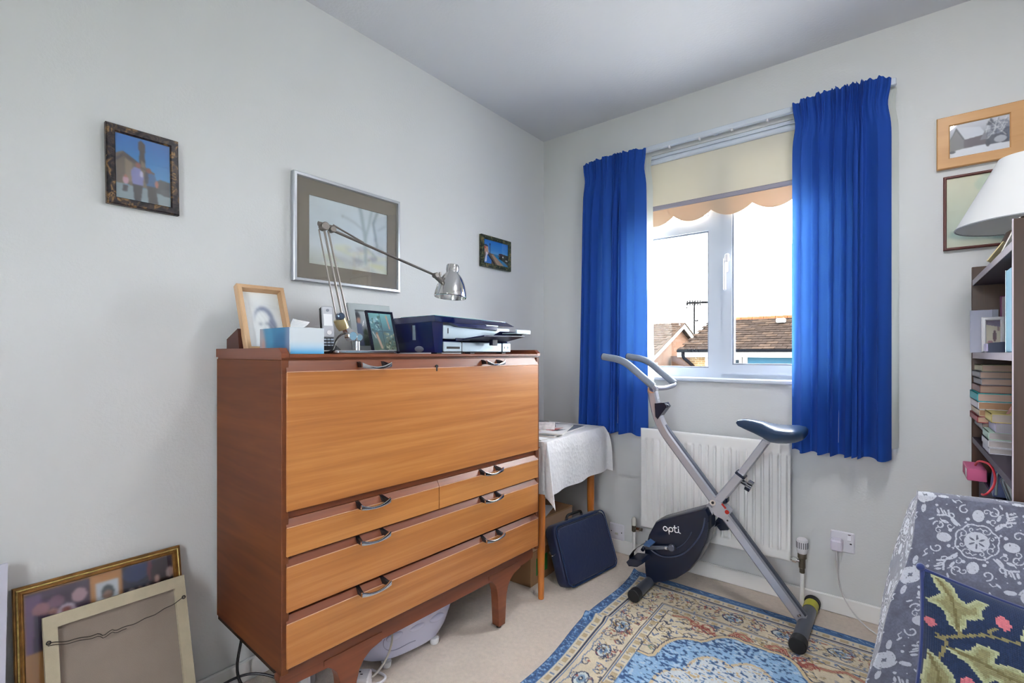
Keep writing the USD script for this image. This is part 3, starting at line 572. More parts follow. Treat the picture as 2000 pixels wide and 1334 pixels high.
Q('badge', moved(trimesh.creation.icosphere(3, 1.0), np.diag([0.028, 0.004, 0.013, 1.0]) + np.array([[0, 0, 0, px1 - 0.09], [0, 0, 0, py0 - 0.004], [0, 0, 0, 0.018], [0, 0, 0, 0]])), pm('oval_badge', '#8e93a4', 0.25, 0.4), label='pale oval badge on the side')
Q('painted_reflection', bx((px1 - 0.115, py0 - 0.0165, 0.05), (px1 - 0.112, py0 - 0.008, 0.104)), SILV); Q('painted_reflection', bx((px1 - 0.108, py0 - 0.0165, 0.05), (px1 - 0.105, py0 - 0.008, 0.104)), SILV)  # pale bars stand in for reflections on the glossy side
Q('model_mark', cat(bx((px1 - 0.0015, py1 - 0.046, 0.020), (px1 + 0.0002, py1 - 0.033, 0.029)), moved(moved(bx((-0.0008, -0.0012, -0.007), (0.0008, 0.0012, 0.007)), rot((1, 0, 0), 35)), np.array([px1 - 0.0006, py1 - 0.023, 0.024])), moved(moved(bx((-0.0008, -0.0012, -0.005), (0.0008, 0.0012, 0.005)), rot((1, 0, 0), -40)), np.array([px1 - 0.0006, py1 - 0.023, 0.022]))), WHITE_PL, smooth=False)
tr = Q('output_tray', cat(hull([(px1 - 0.02, py0 + 0.12, 0.048), (px1 - 0.02, py1 - 0.02, 0.048), (px1 + 0.11, py0 + 0.13, 0.062), (px1 + 0.11, py1 - 0.05, 0.066), (px1 - 0.02, py0 + 0.12, 0.054), (px1 - 0.02, py1 - 0.02, 0.054), (px1 + 0.11, py0 + 0.13, 0.067), (px1 + 0.11, py1 - 0.05, 0.071)]),
       hull([(px1 - 0.02, py1 - 0.15, 0.052), (px1 - .02, py1 - .03, 0.052), (px1 + 0.10, py1 - 0.06, 0.07), (px1 + .04, py1 - .12, .088), (px1 + .04, py1 - .05, .090), (px1 - .02, py1 - .04, .084), (px1 + 0.10, py1 - .045, .082)])), NAVY2, smooth=20)
Q('tray_extension', cat(bx((px1 + 0.06, py1 - 0.13, 0.076), (px1 + 0.135, py1 - 0.045, 0.080), 0.001), bx((px1 + 0.130, py1 - 0.13, 0.080), (px1 + 0.135, py1 - 0.045, 0.092), 0.001), bx((px1 + 0.0, py1 - 0.047, 0.080), (px1 + 0.135, py1 - 0.044, 0.086), 0.001)), SILV, parent=tr)
Q('tray_latch', cat(bx((px1 + 0.0, py0 + 0.09, 0.048), (px1 + 0.006, py0 + 0.16, 0.058), 0.001), bx((px1 + 0.02, py0 + 0.25, 0.032), (px1 + 0.04, py0 + 0.28, 0.056), 0.002)), NAVY2, parent=tr)
for y in (py0 + 0.03, py0 + 0.2, py1 - 0.03): Q('foot', bx((px1 - 0.05, y - 0.012, -0.0003), (px1 - 0.02, y + 0.012, 0.005)), BLACK)

# ------------------------------------------------------------------ pictures on the left wall
LW = dict(ux=(0, 1, 0), uy=(0, 0, 1))
def marbled(name, stops, scale):
    return look(name, {'t': ('texture_coordinate', {}), 'n': ('noise_texture', {'scale': scale, 'detail': 5.0, 'distortion': 1.6}), 'r': ('rgb_ramp', {'ramp': [(p, tuple(lin(c))) for p, c in stops]}), 'p': ('principled_bsdf', {'roughness': 0.35, 'specular_ior_level': 0.35})},
                [('t.object', 'n.vector'), ('n.fac', 'r.fac'), ('r.color', 'p.base_color')], 'p.BSDF')
MARB = marbled('marbled_frame', [(.36, '#0b0a10'), (.48, '#2a2228'), (.56, '#4a3a2e'), (.64, '#8a6a44'), (.72, '#1c1a24')], 34)
pic = Print(0.125, 0.168, 0.0014).vgrad([(0, '#52a6cf'), (.45, '#3d9bd0'), (1, '#2282c8')])
pic.poly([(0, 0), (1, 0), (1, .2), (0, .24)], '#93a4ad').poly([(.68, .2), (1, .16), (1, .40), (.8, .42), (.7, .36)], '#3f4a52').ell(.9, .22, .1, .06, '#55606a')
pic.poly([(0, .24), (0, .68), (.14, .74), (.44, .60), (.70, .50), (.72, .22)], '#7c6f62').poly([(0, .60), (.14, .72), (.14, .66), (0, .55)], '#4d4a4c').poly([(.14, .74), (.44, .60), (.70, .50), (.70, .45), (.44, .54), (.14, .67)], '#5e554f').poly([(.17, .64), (.30, .58), (.28, .28), (.17, .3)], '#968878')
pic.poly([(.42, .58), (.43, .80), (.41, .82), (.41, .93), (.46, .97), (.53, .92), (.54, .80), (.52, .78), (.54, .56)], '#5b5450').poly([(.45, .56), (.53, .54), (.53, .62), (.46, .66)], '#8d7f72')
pic.ell(.18, .30, .05, .06, '#c9a9b6').poly([(.13, .22), (.22, .22), (.2, .12), (.12, .12)], '#3b3a4c').ell(.18, .36, .025, .025, '#b57f72')
pic.poly([(.27, .46), (.33, .53), (.44, .52), (.5, .4), (.48, .24), (.3, .24)], '#8d8fc0').poly([(.30, .26), (.48, .26), (.44, .0), (.33, .0)], '#1d2034').ell(.40, .57, .05, .045, '#9c6a62').ell(.46, .44, .03, .05, '#c5c3dc')
pic.poly([(.52, .42), (.58, .49), (.70, .48), (.75, .34), (.72, .24), (.56, .24)], '#2b6fa0').poly([(.56, .28), (.72, .28), (.76, .0), (.58, .0)], '#191a2a').ell(.59, .52, .05, .045, '#8d5a4e').ell(.735, .33, .03, .06, '#c08a80').ell(.55, .40, .035, .10, '#23304e').soft(1.0).deep(1.35)
framed('picture_frame', 'small tilted picture in a dark marbled frame, two people before a tower under blue sky', 'picture', (0.02, -2.112, 1.510), (0, 0.99985, 0.004), (0, -0.016, 0.99987), 0.171, 0.222, 0.021, 0.018, MARB, pic)
GREY_MOUNT = pm('taupe_mount', '#7a746b', 0.9)
pic = Print(0.345, 0.245, 0.0025).vgrad([(0, '#b3b9b0'), (.3, '#c3cbd2'), (.6, '#bcc8d2'), (1, '#c5cfd6')]).mottle(12, .12, 3)
for k in range(26): pic.ell(.25 + .75 * rg.random(), .02 + .33 * rg.random(), .05 + .12 * rg.random(), .015 + .03 * rg.random(), ['#c9cba9', '#a9aeb6', '#d8dbcf', '#9a9aa8', '#b9bf9a'][k % 5], .45, rg.uniform(-30, 10))
pic.line([(.70, .15), (.69, .55), (.64, .9), (.62, 1)], .045, '#8fa0aa', .8).line([(.69, .5), (.74, .75), (.78, 1.0)], .03, '#8fa0aa', .8).line([(.66, .66), (.55, .75), (.42, .80)], .012, '#808c96', .8).line([(.84, .55), (.80, .8), (.86, 1)], .028, '#6f7b8a', .8).line([(.83, .55), (.86, .45), (.83, .38)], .018, '#5f6a78', .9).line([(.70, .4), (.85, .25)], .014, '#8995a0').line([(.86, .7), (.97, .8)], .01, '#8995a0')
pic.ell(.40, .80, .012, .012, '#4a5058').ell(.74, .19, .012, .012, '#3d4238').ell(.80, .22, .06, .04, '#8d8a9c', .7).ell(.60, .16, .07, .03, '#94939f', .6).ell(.86, .12, .12, .03, '#c6c994', .6).ell(.9, .38, .05, .06, '#98a5b0', .6).soft(1.8)
framed('picture_frame', 'large silver framed watercolour of bare trees with a taupe mount, behind the desk lamp', 'picture', (0.022, -1.590, 1.358), (0, 1, 0), (0, 0, 1), 0.474, 0.396, 0.0145, 0.020, pm('silver_frame', '#c9ced6', 0.3, 0.75), pic, mat_border=(0.048, 0.057), matcol=GREY_MOUNT, lip=0.008)
MARB2 = marbled('marbled_green_frame', [(.36, '#10140f'), (.48, '#2c382c'), (.56, '#46503a'), (.64, '#7a6a44'), (.72, '#1c2430')], 40)
pic = Print(0.18, 0.12, 0.0015).vgrad([(0, '#6fb0dd'), (.4, '#7fb9e2'), (.6, '#4f9bdc'), (1, '#2f85d8')])
pic.poly([(0, .0), (1, 0), (1, .42), (.3, .45), (0, .5)], '#7d6a52').poly([(.35, .42), (.55, .44), (1, .05), (1, 0), (.75, 0)], '#2d8fc0').poly([(.30, .40), (.38, .42), (.85, 0), (.55, 0)], '#b9a08a').poly([(.6, .3), (1, .12), (1, .5), (.82, .52), (.66, .42)], '#3a3d2c').ell(.72, .48, .12, .05, '#5b4152')
pic.poly([(0, .55), (.02, .75), (.17, .74), (.2, .45), (.05, .45)], '#c9a68c').ell(.05, .65, .04, .05, '#d0542f').poly([(0, .76), (.1, .80), (.18, .74), (.18, .70), (0, .72)], '#3c3a44').line([(.25, .45), (.25, .78)], .018, '#2a3a5c').ell(.25, .82, .025, .05, '#1c2a4c')
pic.poly([(0, .02), (.1, .4), (.2, .42), (.32, .15), (.3, .02)], '#3f84d2').poly([(.04, .05), (.09, .38), (.14, .38), (.12, .08)], '#d7dde8').line([(.17, .4), (.42, .05)], .05, '#23262e').ell(.13, .42, .05, .06, '#e4d7dc').ell(.78, .40, .03, .035, '#e8e8e8').ell(.93, .27, .05, .03, '#dedede').soft(.7).deep(1.15)
framed('picture_frame', 'smallest picture on the left wall, green marbled frame with a blue-sky canal scene', 'picture', (0.02, -0.587, 1.552), (0, 1, 0), (0, 0, 1), 0.243, 0.167, 0.021, 0.020, MARB2, pic)

# pictures on the window wall
pic = Print(0.16, 0.115, 0.0014).vgrad([(0, '#d6dbe6'), (.2, '#b9c0d0'), (.5, '#8d93a6'), (1, '#c6cbd8')])
pic.poly([(0, .18), (.22, .25), (1, .22), (1, 0), (0, 0)], '#d9dee9').poly([(0, .2), (0, .55), (.12, .88), (.25, .52), (.25, .24)], '#77787c').poly([(0, .5), (.12, .92), (.27, .52), (.24, .50), (.12, .82)], '#4a4d5c').poly([(.12, .92), (.52, .8), (.62, .55), (.27, .5)], '#c9cfdb').poly([(.25, .24), (.25, .5), (.62, .55), (.64, .25)], '#5d5460').poly([(.52, .4), (.6, .66), (.66, .4)], '#7a7c88')
pic.poly([(.65, .22), (.66, .5), (.95, .5), (1, .2)], '#4d5264').poly([(.62, .8), (.70, 1.0), (.78, .76)], '#474d60').ell(.85, .7, .16, .2, '#6b7388', .8).ell(.95, .45, .1, .2, '#414a62', .8).ell(.85, .33, .1, .1, '#aab0be').ell(.05, .18, .06, .04, '#4a4f60').ell(.65, .28, .04, .12, '#3d4354')
for k in range(22): pic.line([(.6 + .4 * rg.random(), .4 + .6 * rg.random()), (.6 + .4 * rg.random(), .4 + .6 * rg.random())], .012, ['#dfe3ec', '#3c4256'][k % 2], .7)
pic.soft(.8)
framed('picture_frame', 'snowy barn picture in a wide pale oak frame above the lamp', 'picture', (1.824, -0.018, 1.789), (1, 0, 0), (0, 0, 1), 0.232, 0.194, 0.037, 0.016, OAK, pic)
pic = Print(0.235, 0.255, 0.002).vgrad([(0, '#cdd2c0'), (.25, '#bccabd'), (1, '#d4d3bd')]).mottle(10, .10, 9)
pic.ell(.62, .86, .3, .16, '#a9c2b4', .6).ell(.52, .17, .5, .09, '#7f9fa0', .7).ell(.3, .2, .25, .05, '#93b0ac', .8).ell(.75, .1, .3, .05, '#6f9096', .8).ell(.45, .60, .10, .16, '#9fb9b0', .6).ell(.55, .74, .16, .06, '#8fafab', .8)
pic.ell(.62, .84, .075, .07, '#5f7a74').ell(.64, .82, .045, .055, '#b9c8b8').poly([(.42, .62), (.55, .72), (.75, .7), (.85, .5), (.75, .25), (.45, .24), (.22, .20), (.35, .30)], '#a9bdb0', .8).line([(.05, .22), (.30, .24), (.42, .40), (.6, .6)], .02, '#6d8a84', .8).line([(.5, .24), (.5, .1)], .012, '#d8dccb').line([(.62, .24), (.63, .1)], .012, '#d8dccb').line([(.4, .24), (.38, .12)], .012, '#d8dccb').soft(2)
framed('picture_frame', 'pale green painting of a seated dancer in a thin red-brown frame, behind the lampshade', 'picture', (1.843, -0.016, 1.482), (1, 0, 0), (0, 0, 1), 0.26, 0.277, 0.0095, 0.014, pm('mahogany_frame', '#5b2a26', 0.4, var=0.15), pic)

# ------------------------------------------------------------------ blind, track, curtains
bl = Thing('roller_blind', 'cream roller blind with a scalloped peach edge, partly drawn down', 'blind', ((OX0 + OX1) / 2, 0.03, 2.08))
BX0, BX1 = OX0 + 0.02, OX1 - 0.02
bl.part('headrail', cat(cyl((BX0, 0.02, 2.108), (BX1, 0.02, 2.108), 0.014), bx((BX0, 0.0, 2.118), (BX1, 0.045, 2.134), 0.002)), UPVC)
bl.part('fabric', bx((BX0 + 0.01, 0.0235, 1.872), (BX1 - 0.01, 0.0245, 2.105)), cloth('blind_cream', '#dfdacc', 0.10, '#d8d2c0', sheen=0.0, bump=0.0003, bscale=900))
bl.part('bottom_bar', cat(bx((BX0 + 0.01, 0.018, 1.850), (BX1 - 0.01, 0.030, 1.874), 0.004)), pm('grey_lilac_bar', '#9a97a6', 0.5))
xs = np.linspace(BX0 + 0.01, BX1 - 0.01, 200); scal = 1.806 - 0.040 * np.abs(np.sin(np.pi * (xs - 0.801) / 0.187)) ** 0.8
bl.part('scalloped_edge', prism(Polygon([(xs[0], 1.853)] + list(zip(xs, scal)) + [(xs[-1], 1.853)]), 0.0012, 'xz', 0.024), cloth('blind_peach', '#d9c0a8', 0.16, '#d8bda0', sheen=0.0, bump=0.0003, bscale=900), label='peach scalloped valance')
tk = Thing('curtain_track', 'thin white curtain track above the window between the blue curtains', 'curtain track', (1.0, -0.03, 2.16))
tk.part('rail', bx((0.300, -0.040, 2.150), (1.705, -0.018, 2.176), 0.003), UPVC)
for x in (0.34, 0.62, 1.02, 1.38, 1.66): tk.part('bracket', bx((x - 0.012, -0.022, 2.153), (x + 0.012, 0.0, 2.173), 0.002), UPVC)
for x in (0.80, 0.95, 1.10, 1.25): tk.part('glider', bx((x - 0.004, -0.038, 2.140), (x + 0.004, -0.022, 2.152), 0.001), WHITE_PL)
VELVET = cloth('blue_velvet', '#0e44a6', 0.20, '#5590dc', rough=0.85, sheen=0.6, bump=0.0004, bscale=500)
LINING = cloth('curtain_lining', '#d9dcd8', 0.45, '#d3dad8', sheen=0.0, bump=0.0002)
def curtain(label, x0, x1, ztop, zbot, n, seed, lx0, lx1, flare=(0, 0), deep=1.0):
    r = np.random.default_rng(seed)
    t = Thing('curtain', label, 'curtain', ((x0 + x1) / 2, -0.09, zbot))
    ns, nt = 420, 80
    k = np.sort(np.r_[0, r.uniform(0.02, 0.98, n - 1) * 0.35 + np.linspace(0, 1, n + 1)[1:-1] * 0.65, 1]); s = np.linspace(0, 1, ns)
    k2 = np.clip(k + np.r_[0, r.uniform(-0.05, 0.05, n - 1), 0], 0, 1); k2.sort(); amp = r.uniform(0.55, 1.25, n + 1); sharp = r.uniform(0.25, 0.75, n)
    def sheet(off, xa, xb, za, zb, scale):
        rows = []
        for v in np.linspace(0, 1, nt):
            z = za + (zb - za) * v; drop = (ztop - z) / (ztop - zbot); kk = k + (k2 - k) * drop
            ph = np.interp(s, kk, np.arange(n + 1)); i = np.minimum(ph.astype(int), n - 1); u = ph - i
            full = 0.30 + 0.70 * min(1, max(0, drop - 0.04) * 6)
            pk = sharp[i]                                                   # each fold: a quick rise to a crest, a long soft fall
            fold = np.where(u < pk, np.sin(np.pi / 2 * u / pk) ** 1.6, np.cos(np.pi / 2 * (u - pk) / (1 - pk)) ** 0.9)
            a = scale * (0.040 + 0.020 * drop) * (amp[i] * (1 - u) + amp[i + 1] * u) * full
            g = max(0, 1 - drop * 8)
            tight = scale * 0.008 * (np.sin(2 * np.pi * ph * 2.3 + 1) + 0.6 * np.sin(2 * np.pi * ph * 5.1)) * g
            y = -0.062 + off - a * fold - tight - 0.012 * drop * np.sin(2.2 * s + 1) - 0.004 * np.sin(2 * np.pi * ph * 2 + 4 * drop) * drop
            x = xa + (xb - xa) * s + 0.012 * full * np.sin(2 * np.pi * u) * np.minimum(1, 8 * np.minimum(s, 1 - s)) + (flare[0] * (1 - s) + flare[1] * s) * drop
            pinch = math.exp(-((drop - 0.07) / 0.04) ** 2); x = x + (0.5 - s) * 0.022 * pinch
            zz = np.full(ns, z) + ((0.008 * np.abs(np.sin(np.pi * ph * 1.5 + seed)) - 0.016 * np.abs(s - 0.5) ** 3 * 8) * max(0, 1 - 12 * v) if off == 0 else 0) + (0.006 * np.sin(2 * np.pi * ph) * drop ** 8)
            rows.append(np.c_[x, y, zz])
        return grid(rows)
    t.part('velvet', sheet(0, x0, x1, ztop, zbot, deep), VELVET, smooth=True)
    t.part('lining', sheet(0.022, lx0, lx1, ztop - 0.05, zbot + 0.045, 0.30), LINING, smooth=True, label='pale curtain lining')
    t.part('header_tape', bx((x0 + 0.01, -0.046, ztop - 0.055), (x1 - 0.01, -0.044, ztop - 0.012)), LINING)
    return t
curtain('royal blue velvet curtain left of the window, hanging over the table corner', 0.318, 0.690, 2.168, 0.672, 7, 3, 0.33, 0.715, (-0.022, 0.010), 0.62)
curtain('royal blue velvet curtain right of the window, behind the bike saddle', 1.352, 1.690, 2.182, 0.682, 7, 8, 1.365, 1.712, (0.0, 0.0))

# ------------------------------------------------------------------ radiator with its valves and pipes
ra = Thing('radiator', 'white panel radiator with vertical flutes under the window', 'radiator', (1.01, -0.06, 0.2))
RX0, RX1, RZ0, RZ1, RY = 0.672, 1.350, 0.203, 0.712, -0.102
nx, nz = 420, 40; xs = np.linspace(RX0, RX1, nx); zs = np.r_[np.linspace(RZ0, RZ0 + 0.05, 12), np.linspace(RZ0 + 0.055, RZ1 - 0.06, 16), np.linspace(RZ1 - 0.055, RZ1, 12)]
flute = np.clip((np.abs(((xs - RX0) / 0.0335) % 1 - 0.5) * 2 - 0.55) / 0.3, 0, 1)  # 0 on the flat, 1 in the groove
prow = []
for z in zs:
    m = np.clip((z - (RZ0 + 0.04)) / 0.012, 0, 1) * np.clip(((RZ1 - 0.048) - z) / 0.012, 0, 1)
    edge = 0.010 * max(0, 1 - min(z - RZ0, RZ1 - z) / 0.008) ** 2
    ee = 0.010 * np.clip(1 - np.minimum(xs - RX0, RX1 - xs) / 0.008, 0, 1) ** 2
    prow.append(np.c_[xs, RY + 0.0085 * flute * m + np.maximum(edge, ee) + 0.003 * (1 - m), np.full(nx, z)])
ra.part('panel', cat(grid(prow), bx((RX0 + 0.001, RY + 0.010, RZ0 + 0.001), (RX1 - 0.001, RY + 0.028, RZ1 - 0.001), 0.003)), WHITE_PAINT, smooth=25)
for x in (RX0 + 0.12, RX1 - 0.12): ra.part('bracket', cat(bx((x - 0.02, RY + 0.026, RZ0 + 0.05), (x + 0.02, -0.001, RZ0 + 0.08)), bx((x - 0.02, RY + 0.026, RZ1 - 0.1), (x + 0.02, -0.001, RZ1 - 0.07))), WHITE_PAINT)
BRASS = pm('aged_brass', '#7d7468', 0.4, 0.9)
vx, vy = 1.392, -0.085
ra.part('valve_body', cat(cyl((vx, vy, 0.185), (vx, vy, 0.248), 0.0125, bev=0.003), cyl((vx, vy, 0.165), (vx, vy, 0.190), 0.010, bev=0.002), cyl((vx, vy, 0.225), (vx, vy, 0.25), 0.017, bev=0.004)), BRASS)
ra.part('union_nut', cat(cyl((RX1 - 0.002, vy, 0.215), (vx, vy, 0.213), 0.008), cyl((RX1 + 0.006, vy, 0.215), (RX1 + 0.022, vy, 0.214), 0.0125, n=6)), CHROME)
hd_ = ra.part('thermostat_head', lathe([(0.0, 0.0), (0.015, 0.0), (0.019, 0.006), (0.0215, 0.02), (0.0215, 0.052), (0.020, 0.060), (0.016, 0.064), (0.0, 0.065)], at=(vx, vy, 0.248)), WHITE_PL)
ra.part('slots', cat(*[bx((-0.0012, 0.0205, 0.03), (0.0012, 0.0222, 0.052)) if False else moved(moved(bx((-0.0012, 0.0205, 0.024), (0.0012, 0.0222, 0.050)), rot((0, 0, 1), a)), np.array([vx, vy, 0.248])) for a in range(0, 360, 20)]), pm('slot_shadow_plastic', '#4d5358', 0.6), parent=hd_, smooth=False)
ra.part('pipe', cyl((vx, vy, 0.0), (vx, vy, 0.17), 0.0078, n=14), WHITE_PAINT)
lx = 0.632
ra.part('lockshield_cap', lathe([(0.0, 0.0), (0.011, 0.0), (0.0125, 0.004), (0.0115, 0.03), (0.007, 0.042), (0.0, 0.044)], at=(lx, vy, 0.198)), pm('ivory_plastic', '#c9c6bd', 0.4))
ra.part('valve_body', cat(cyl((lx, vy, 0.165), (lx, vy, 0.20), 0.011, bev=0.003), cyl((lx, vy, 0.215 - 0.035), (RX0 + 0.004, vy, 0.215 - 0.03), 0.008)), BRASS)
ra.part('union_nut', cyl((lx + 0.016, vy, 0.182), (lx + 0.032, vy, 0.183), 0.0125, n=6), CHROME)
ra.part('pipe', cyl((lx, vy, 0.0), (lx, vy, 0.166), 0.0078, n=14), WHITE_PAINT)

# ------------------------------------------------------------------ sockets, charger and cables
SOCK = pm('socket_plastic', '#dcdbe6', 0.35)
so = Thing('wall_socket', 'white switched wall socket right of the radiator', 'socket', (1.53, 0.0, 0.306))
so.part('plate', bx((1.484, -0.010, 0.263), (1.570, 0.0, 0.349), 0.004), SOCK)
so.part('switch', hull([(1.545, -0.010, 0.315), (1.557, -0.010, 0.315), (1.545, -0.010, 0.338), (1.557, -0.010, 0.338), (1.545, -0.015, 0.318), (1.557, -0.015, 0.318)]), SOCK)
so.part('switch_mark', bx((1.547, -0.0112, 0.3385), (1.556, -0.0102, 0.341)), pm('red_mark', '#4a3230', 0.5)); so.part('earth_hole', bx((1.553, -0.0108, 0.301), (1.560, -0.0102, 0.306)), BLACK)
so.part('screw', cyl((1.4905, -0.0112, 0.312), (1.4905, -0.0095, 0.312), 0.002, n=8), STEEL)
ch = Thing('charger_plug', 'square white mains charger plugged into the wall socket', 'charger', (1.515, -0.03, 0.295))
ch.part('body', bx((1.489, -0.058, 0.276), (1.531, -0.010, 0.322), 0.006), pm('lilac_white_plastic', '#dad5e6', 0.4))
CABW = pm('white_cable', '#d5d3d6', 0.5)
ch.part('lead', tube(smoothpath([(1.510, -0.045, 0.279), (1.511, -0.045, 0.235), (1.515, -0.04, 0.16), (1.535, -0.035, 0.085), (1.575, -0.05, 0.03), (1.63, -0.09, 0.006), (1.72, -0.16, 0.005), (1.84, -0.24, 0.005)], 50), 0.0026, 8), CABW, label='white lead running to the floor')
s2 = Thing('telephone_socket', 'blank white telephone socket plate left of the radiator', 'socket', (0.5, 0.0, 0.11))
s2.part('plate', bx((0.452, -0.012, 0.066), (0.540, 0.0, 0.156), 0.005), SOCK)
for x in (0.466, 0.527): s2.part('screw', cyl((x, -0.0135, 0.112), (x, -0.011, 0.112), 0.0028, n=8), STEEL)
s2.part('outlet', bx((0.486, -0.0132, 0.096), (0.506, -0.0115, 0.108), 0.001), pm('socket_grey', '#b9b8b2', 0.5))

# ------------------------------------------------------------------ exercise bike
SILVP = pm('silver_paint', '#b9bbc6', 0.28, 0.6)
DARKP = pm('dark_grey_paint', '#5a606e', 0.32, 0.5)
NAVYP = pm('blue_black_plastic', '#0e1930', 0.25)
bk = Thing('exercise_bike', 'folding silver exercise bike with dark blue flywheel housing and saddle', 'exercise bike', (1.1, -0.25, 0.0))
B = bk.part; BY = -0.25
main = rounded([(1.425, BY, 0.036), (0.834, BY, 0.764), (0.800, BY, 0.925)], 0.12, 12)
B('main_frame', bar(main, 0.042, 0.040, b=0.006), SILVP, smooth=35)
B('frame_channel', bar([p + np.array([0.016, 0, 0.0132]) for p in rounded([(1.41, BY, 0.054), (0.847, BY, 0.748)], 0.1)], 0.026, 0.012, b=0.004), DARKP)
B('bolt', cyl((1.083, BY - 0.019, 0.449), (1.083, BY - 0.027, 0.449), 0.013, n=24), CHROME); B('bolt', cyl((1.083, BY - 0.026, 0.449), (1.083, BY - 0.029, 0.449), 0.006, n=6), STEEL)
for t in (0.06, 0.085): B('adjust_hole', cyl((1.088 + t * .632, BY - 0.0202, 0.449 - t * .775), (1.088 + t * .632, BY - 0.0216, 0.449 - t * .775), 0.004, n=10), BLACK)
B('seat_sleeve', bar([(1.098, BY, 0.452), (1.192, BY, 0.585)], 0.044, 0.038, b=0.005), SILVP); B('sleeve_collar', bar([(1.188, BY, 0.579), (1.194, BY, 0.588)], 0.048, 0.043, b=0.005), NAVYP)
B('seat_post', bar([(1.185, BY, 0.575), (1.287, BY, 0.735)], 0.034, 0.030, b=0.004), SILVP)
kn = (1.213, BY, 0.545)
star = shapely.union_all([Point(0.0165 * math.cos(q), 0.0165 * math.sin(q)).buffer(0.008) for q in np.linspace(0, 2 * np.pi, 6)[:5]] + [Point(0, 0).buffer(0.017)])
kd = np.array([0.90, 0, -0.43]); KT = trimesh.geometry.align_vectors([0, 0, 1], kd); KT[:3, 3] = kn
B('height_knob', cat(cyl((1.190, BY, 0.556), kn, 0.009), moved(prism(star, 0.020), KT)), NAVYP)
pivot = prism(Polygon([(1.075, 0.462), (1.115, 0.452), (1.150, 0.418), (1.128, 0.388), (1.092, 0.400)]).buffer(0.004), 0.050, 'xz', BY - 0.025)
B('pivot_bracket', pivot, SILVP)
B('pivot_cap', bx((1.108, BY - 0.02, 0.452), (1.140, BY + 0.02, 0.482), 0.006), NAVYP)
B('warning_label', cat(moved(bx((-0.020, -0.0006, -0.004), (0.004, 0.0006, 0.004)), rot((0, 1, 0), 48) + np.array([[0, 0, 0, 1.1335], [0, 0, 0, BY - 0.0258], [0, 0, 0, 0.437], [0, 0, 0, 0]])), cyl((1.141, BY - 0.0252, 0.420), (1.141, BY - 0.0264, 0.420), 0.009, n=20)), pm('red_label', '#b5261c', 0.5), label='red warning sticker')
B('lower_fork', bar([(1.075, BY + 0.0, 0.425), (1.005, BY, 0.315), (0.83, BY, 0.06)], 0.036, 0.040, b=0.004), SILVP)
# saddle
st = []
for x, w, zt, zb in ((1.172, 0.012, 0.803, 0.797), (1.180, 0.030, 0.814, 0.787), (1.205, 0.042, 0.820, 0.776), (1.24, 0.054, 0.819, 0.763), (1.275, 0.078, 0.815, 0.748), (1.305, 0.120, 0.808, 0.733), (1.335, 0.172, 0.804, 0.733), (1.365, 0.204, 0.804, 0.737), (1.395, 0.206, 0.805, 0.744), (1.417, 0.180, 0.802, 0.755), (1.428, 0.12, 0.795, 0.768)):
    a = np.linspace(0, 2 * np.pi, 28, endpoint=False); ca, sa = np.cos(a), np.sin(a); zm = zb + (zt - zb) * 0.72
    yy = np.sign(ca) * np.abs(ca) ** 0.75 * w / 2; zz = np.where(sa >= 0, zm + (zt - zm) * np.abs(sa) ** 0.8, zm - (zm - zb) * np.abs(sa) ** 1.3)
    st.append(np.c_[np.full(28, x), BY + yy, zz])
B('saddle', loft(st), pm('saddle_vinyl', '#2a4363', 0.32, coat=0.2), smooth=60)
# handlebars
stem = B('stem_clamp', cat(cyl((0.803, BY - 0.022, 0.925), (0.803, BY + 0.022, 0.925), 0.020, bev=0.003), bar([(0.800, BY, 0.90), (0.826, BY, 0.872)], 0.03, 0.018)), CHROME)
FOAM = pm('grey_foam_grip', '#7d8798', 0.55, bump=0.0005, bscale=300)
for s, nm in ((-1, 'near'), (1, 'far')):
    yy = BY + (0.125 if s > 0 else -0.138)
    path = rounded([(0.806, BY + s * 0.02, 0.928), (0.842, BY + s * 0.085, 0.930), (0.868, yy, 0.945), (0.834, yy, 0.971), (0.718, yy, 1.064), (0.614, yy, 1.080)], 0.045, 7)
    B('handlebar', tube(path, 0.0115, 14), SILVP)
    B('grip', cat(tube(path[len(path) // 2 - 3:], 0.0165, 16)), FOAM)
    B('grip_end', cyl((0.616, yy, 1.0797), (0.610, yy, 1.0807), 0.0155, n=16, bev=0.002), NAVYP)
B('console', cat(hull([(x, y, z) for y in (BY - 0.026, BY + 0.026) for x, z in ((0.822, 0.862), (0.868, 0.868), (0.880, 0.850), (0.868, 0.836), (0.836, 0.790), (0.826, 0.800))]), cyl((0.868, BY - 0.012, 0.856), (0.882, BY - 0.012, 0.850), 0.008)), NAVYP)
# flywheel housing
out = [(0.833, 0.316), (0.86, 0.335), (0.95, 0.378), (1.05, 0.424), (1.062, 0.425), (1.076, 0.398), (1.078, 0.34), (1.062, 0.27), (1.03, 0.195), (0.985, 0.130), (0.93, 0.080), (0.87, 0.048), (0.815, 0.028), (0.792, 0.030), (0.784, 0.075), (0.779, 0.135), (0.782, 0.185), (0.800, 0.250)]
hp = Polygon(out).buffer(0.012, join_style=1).buffer(-0.012)
loops = []; ring = np.array(hp.exterior.segmentize(0.012).coords)[:-1]; cen = ring.mean(0)
for y, k in ((-0.298, 0.93), (-0.296, 0.965), (-0.288, 0.99), (-0.275, 1.0), (-0.225, 1.0), (-0.212, 0.99), (-0.204, 0.965), (-0.202, 0.93)):
    q = cen + (ring - cen) * k; loops.append(np.c_[q[:, 0], np.full(len(q), y), q[:, 1]])
hs_ = B('flywheel_housing', loft(loops), NAVYP, smooth=40)
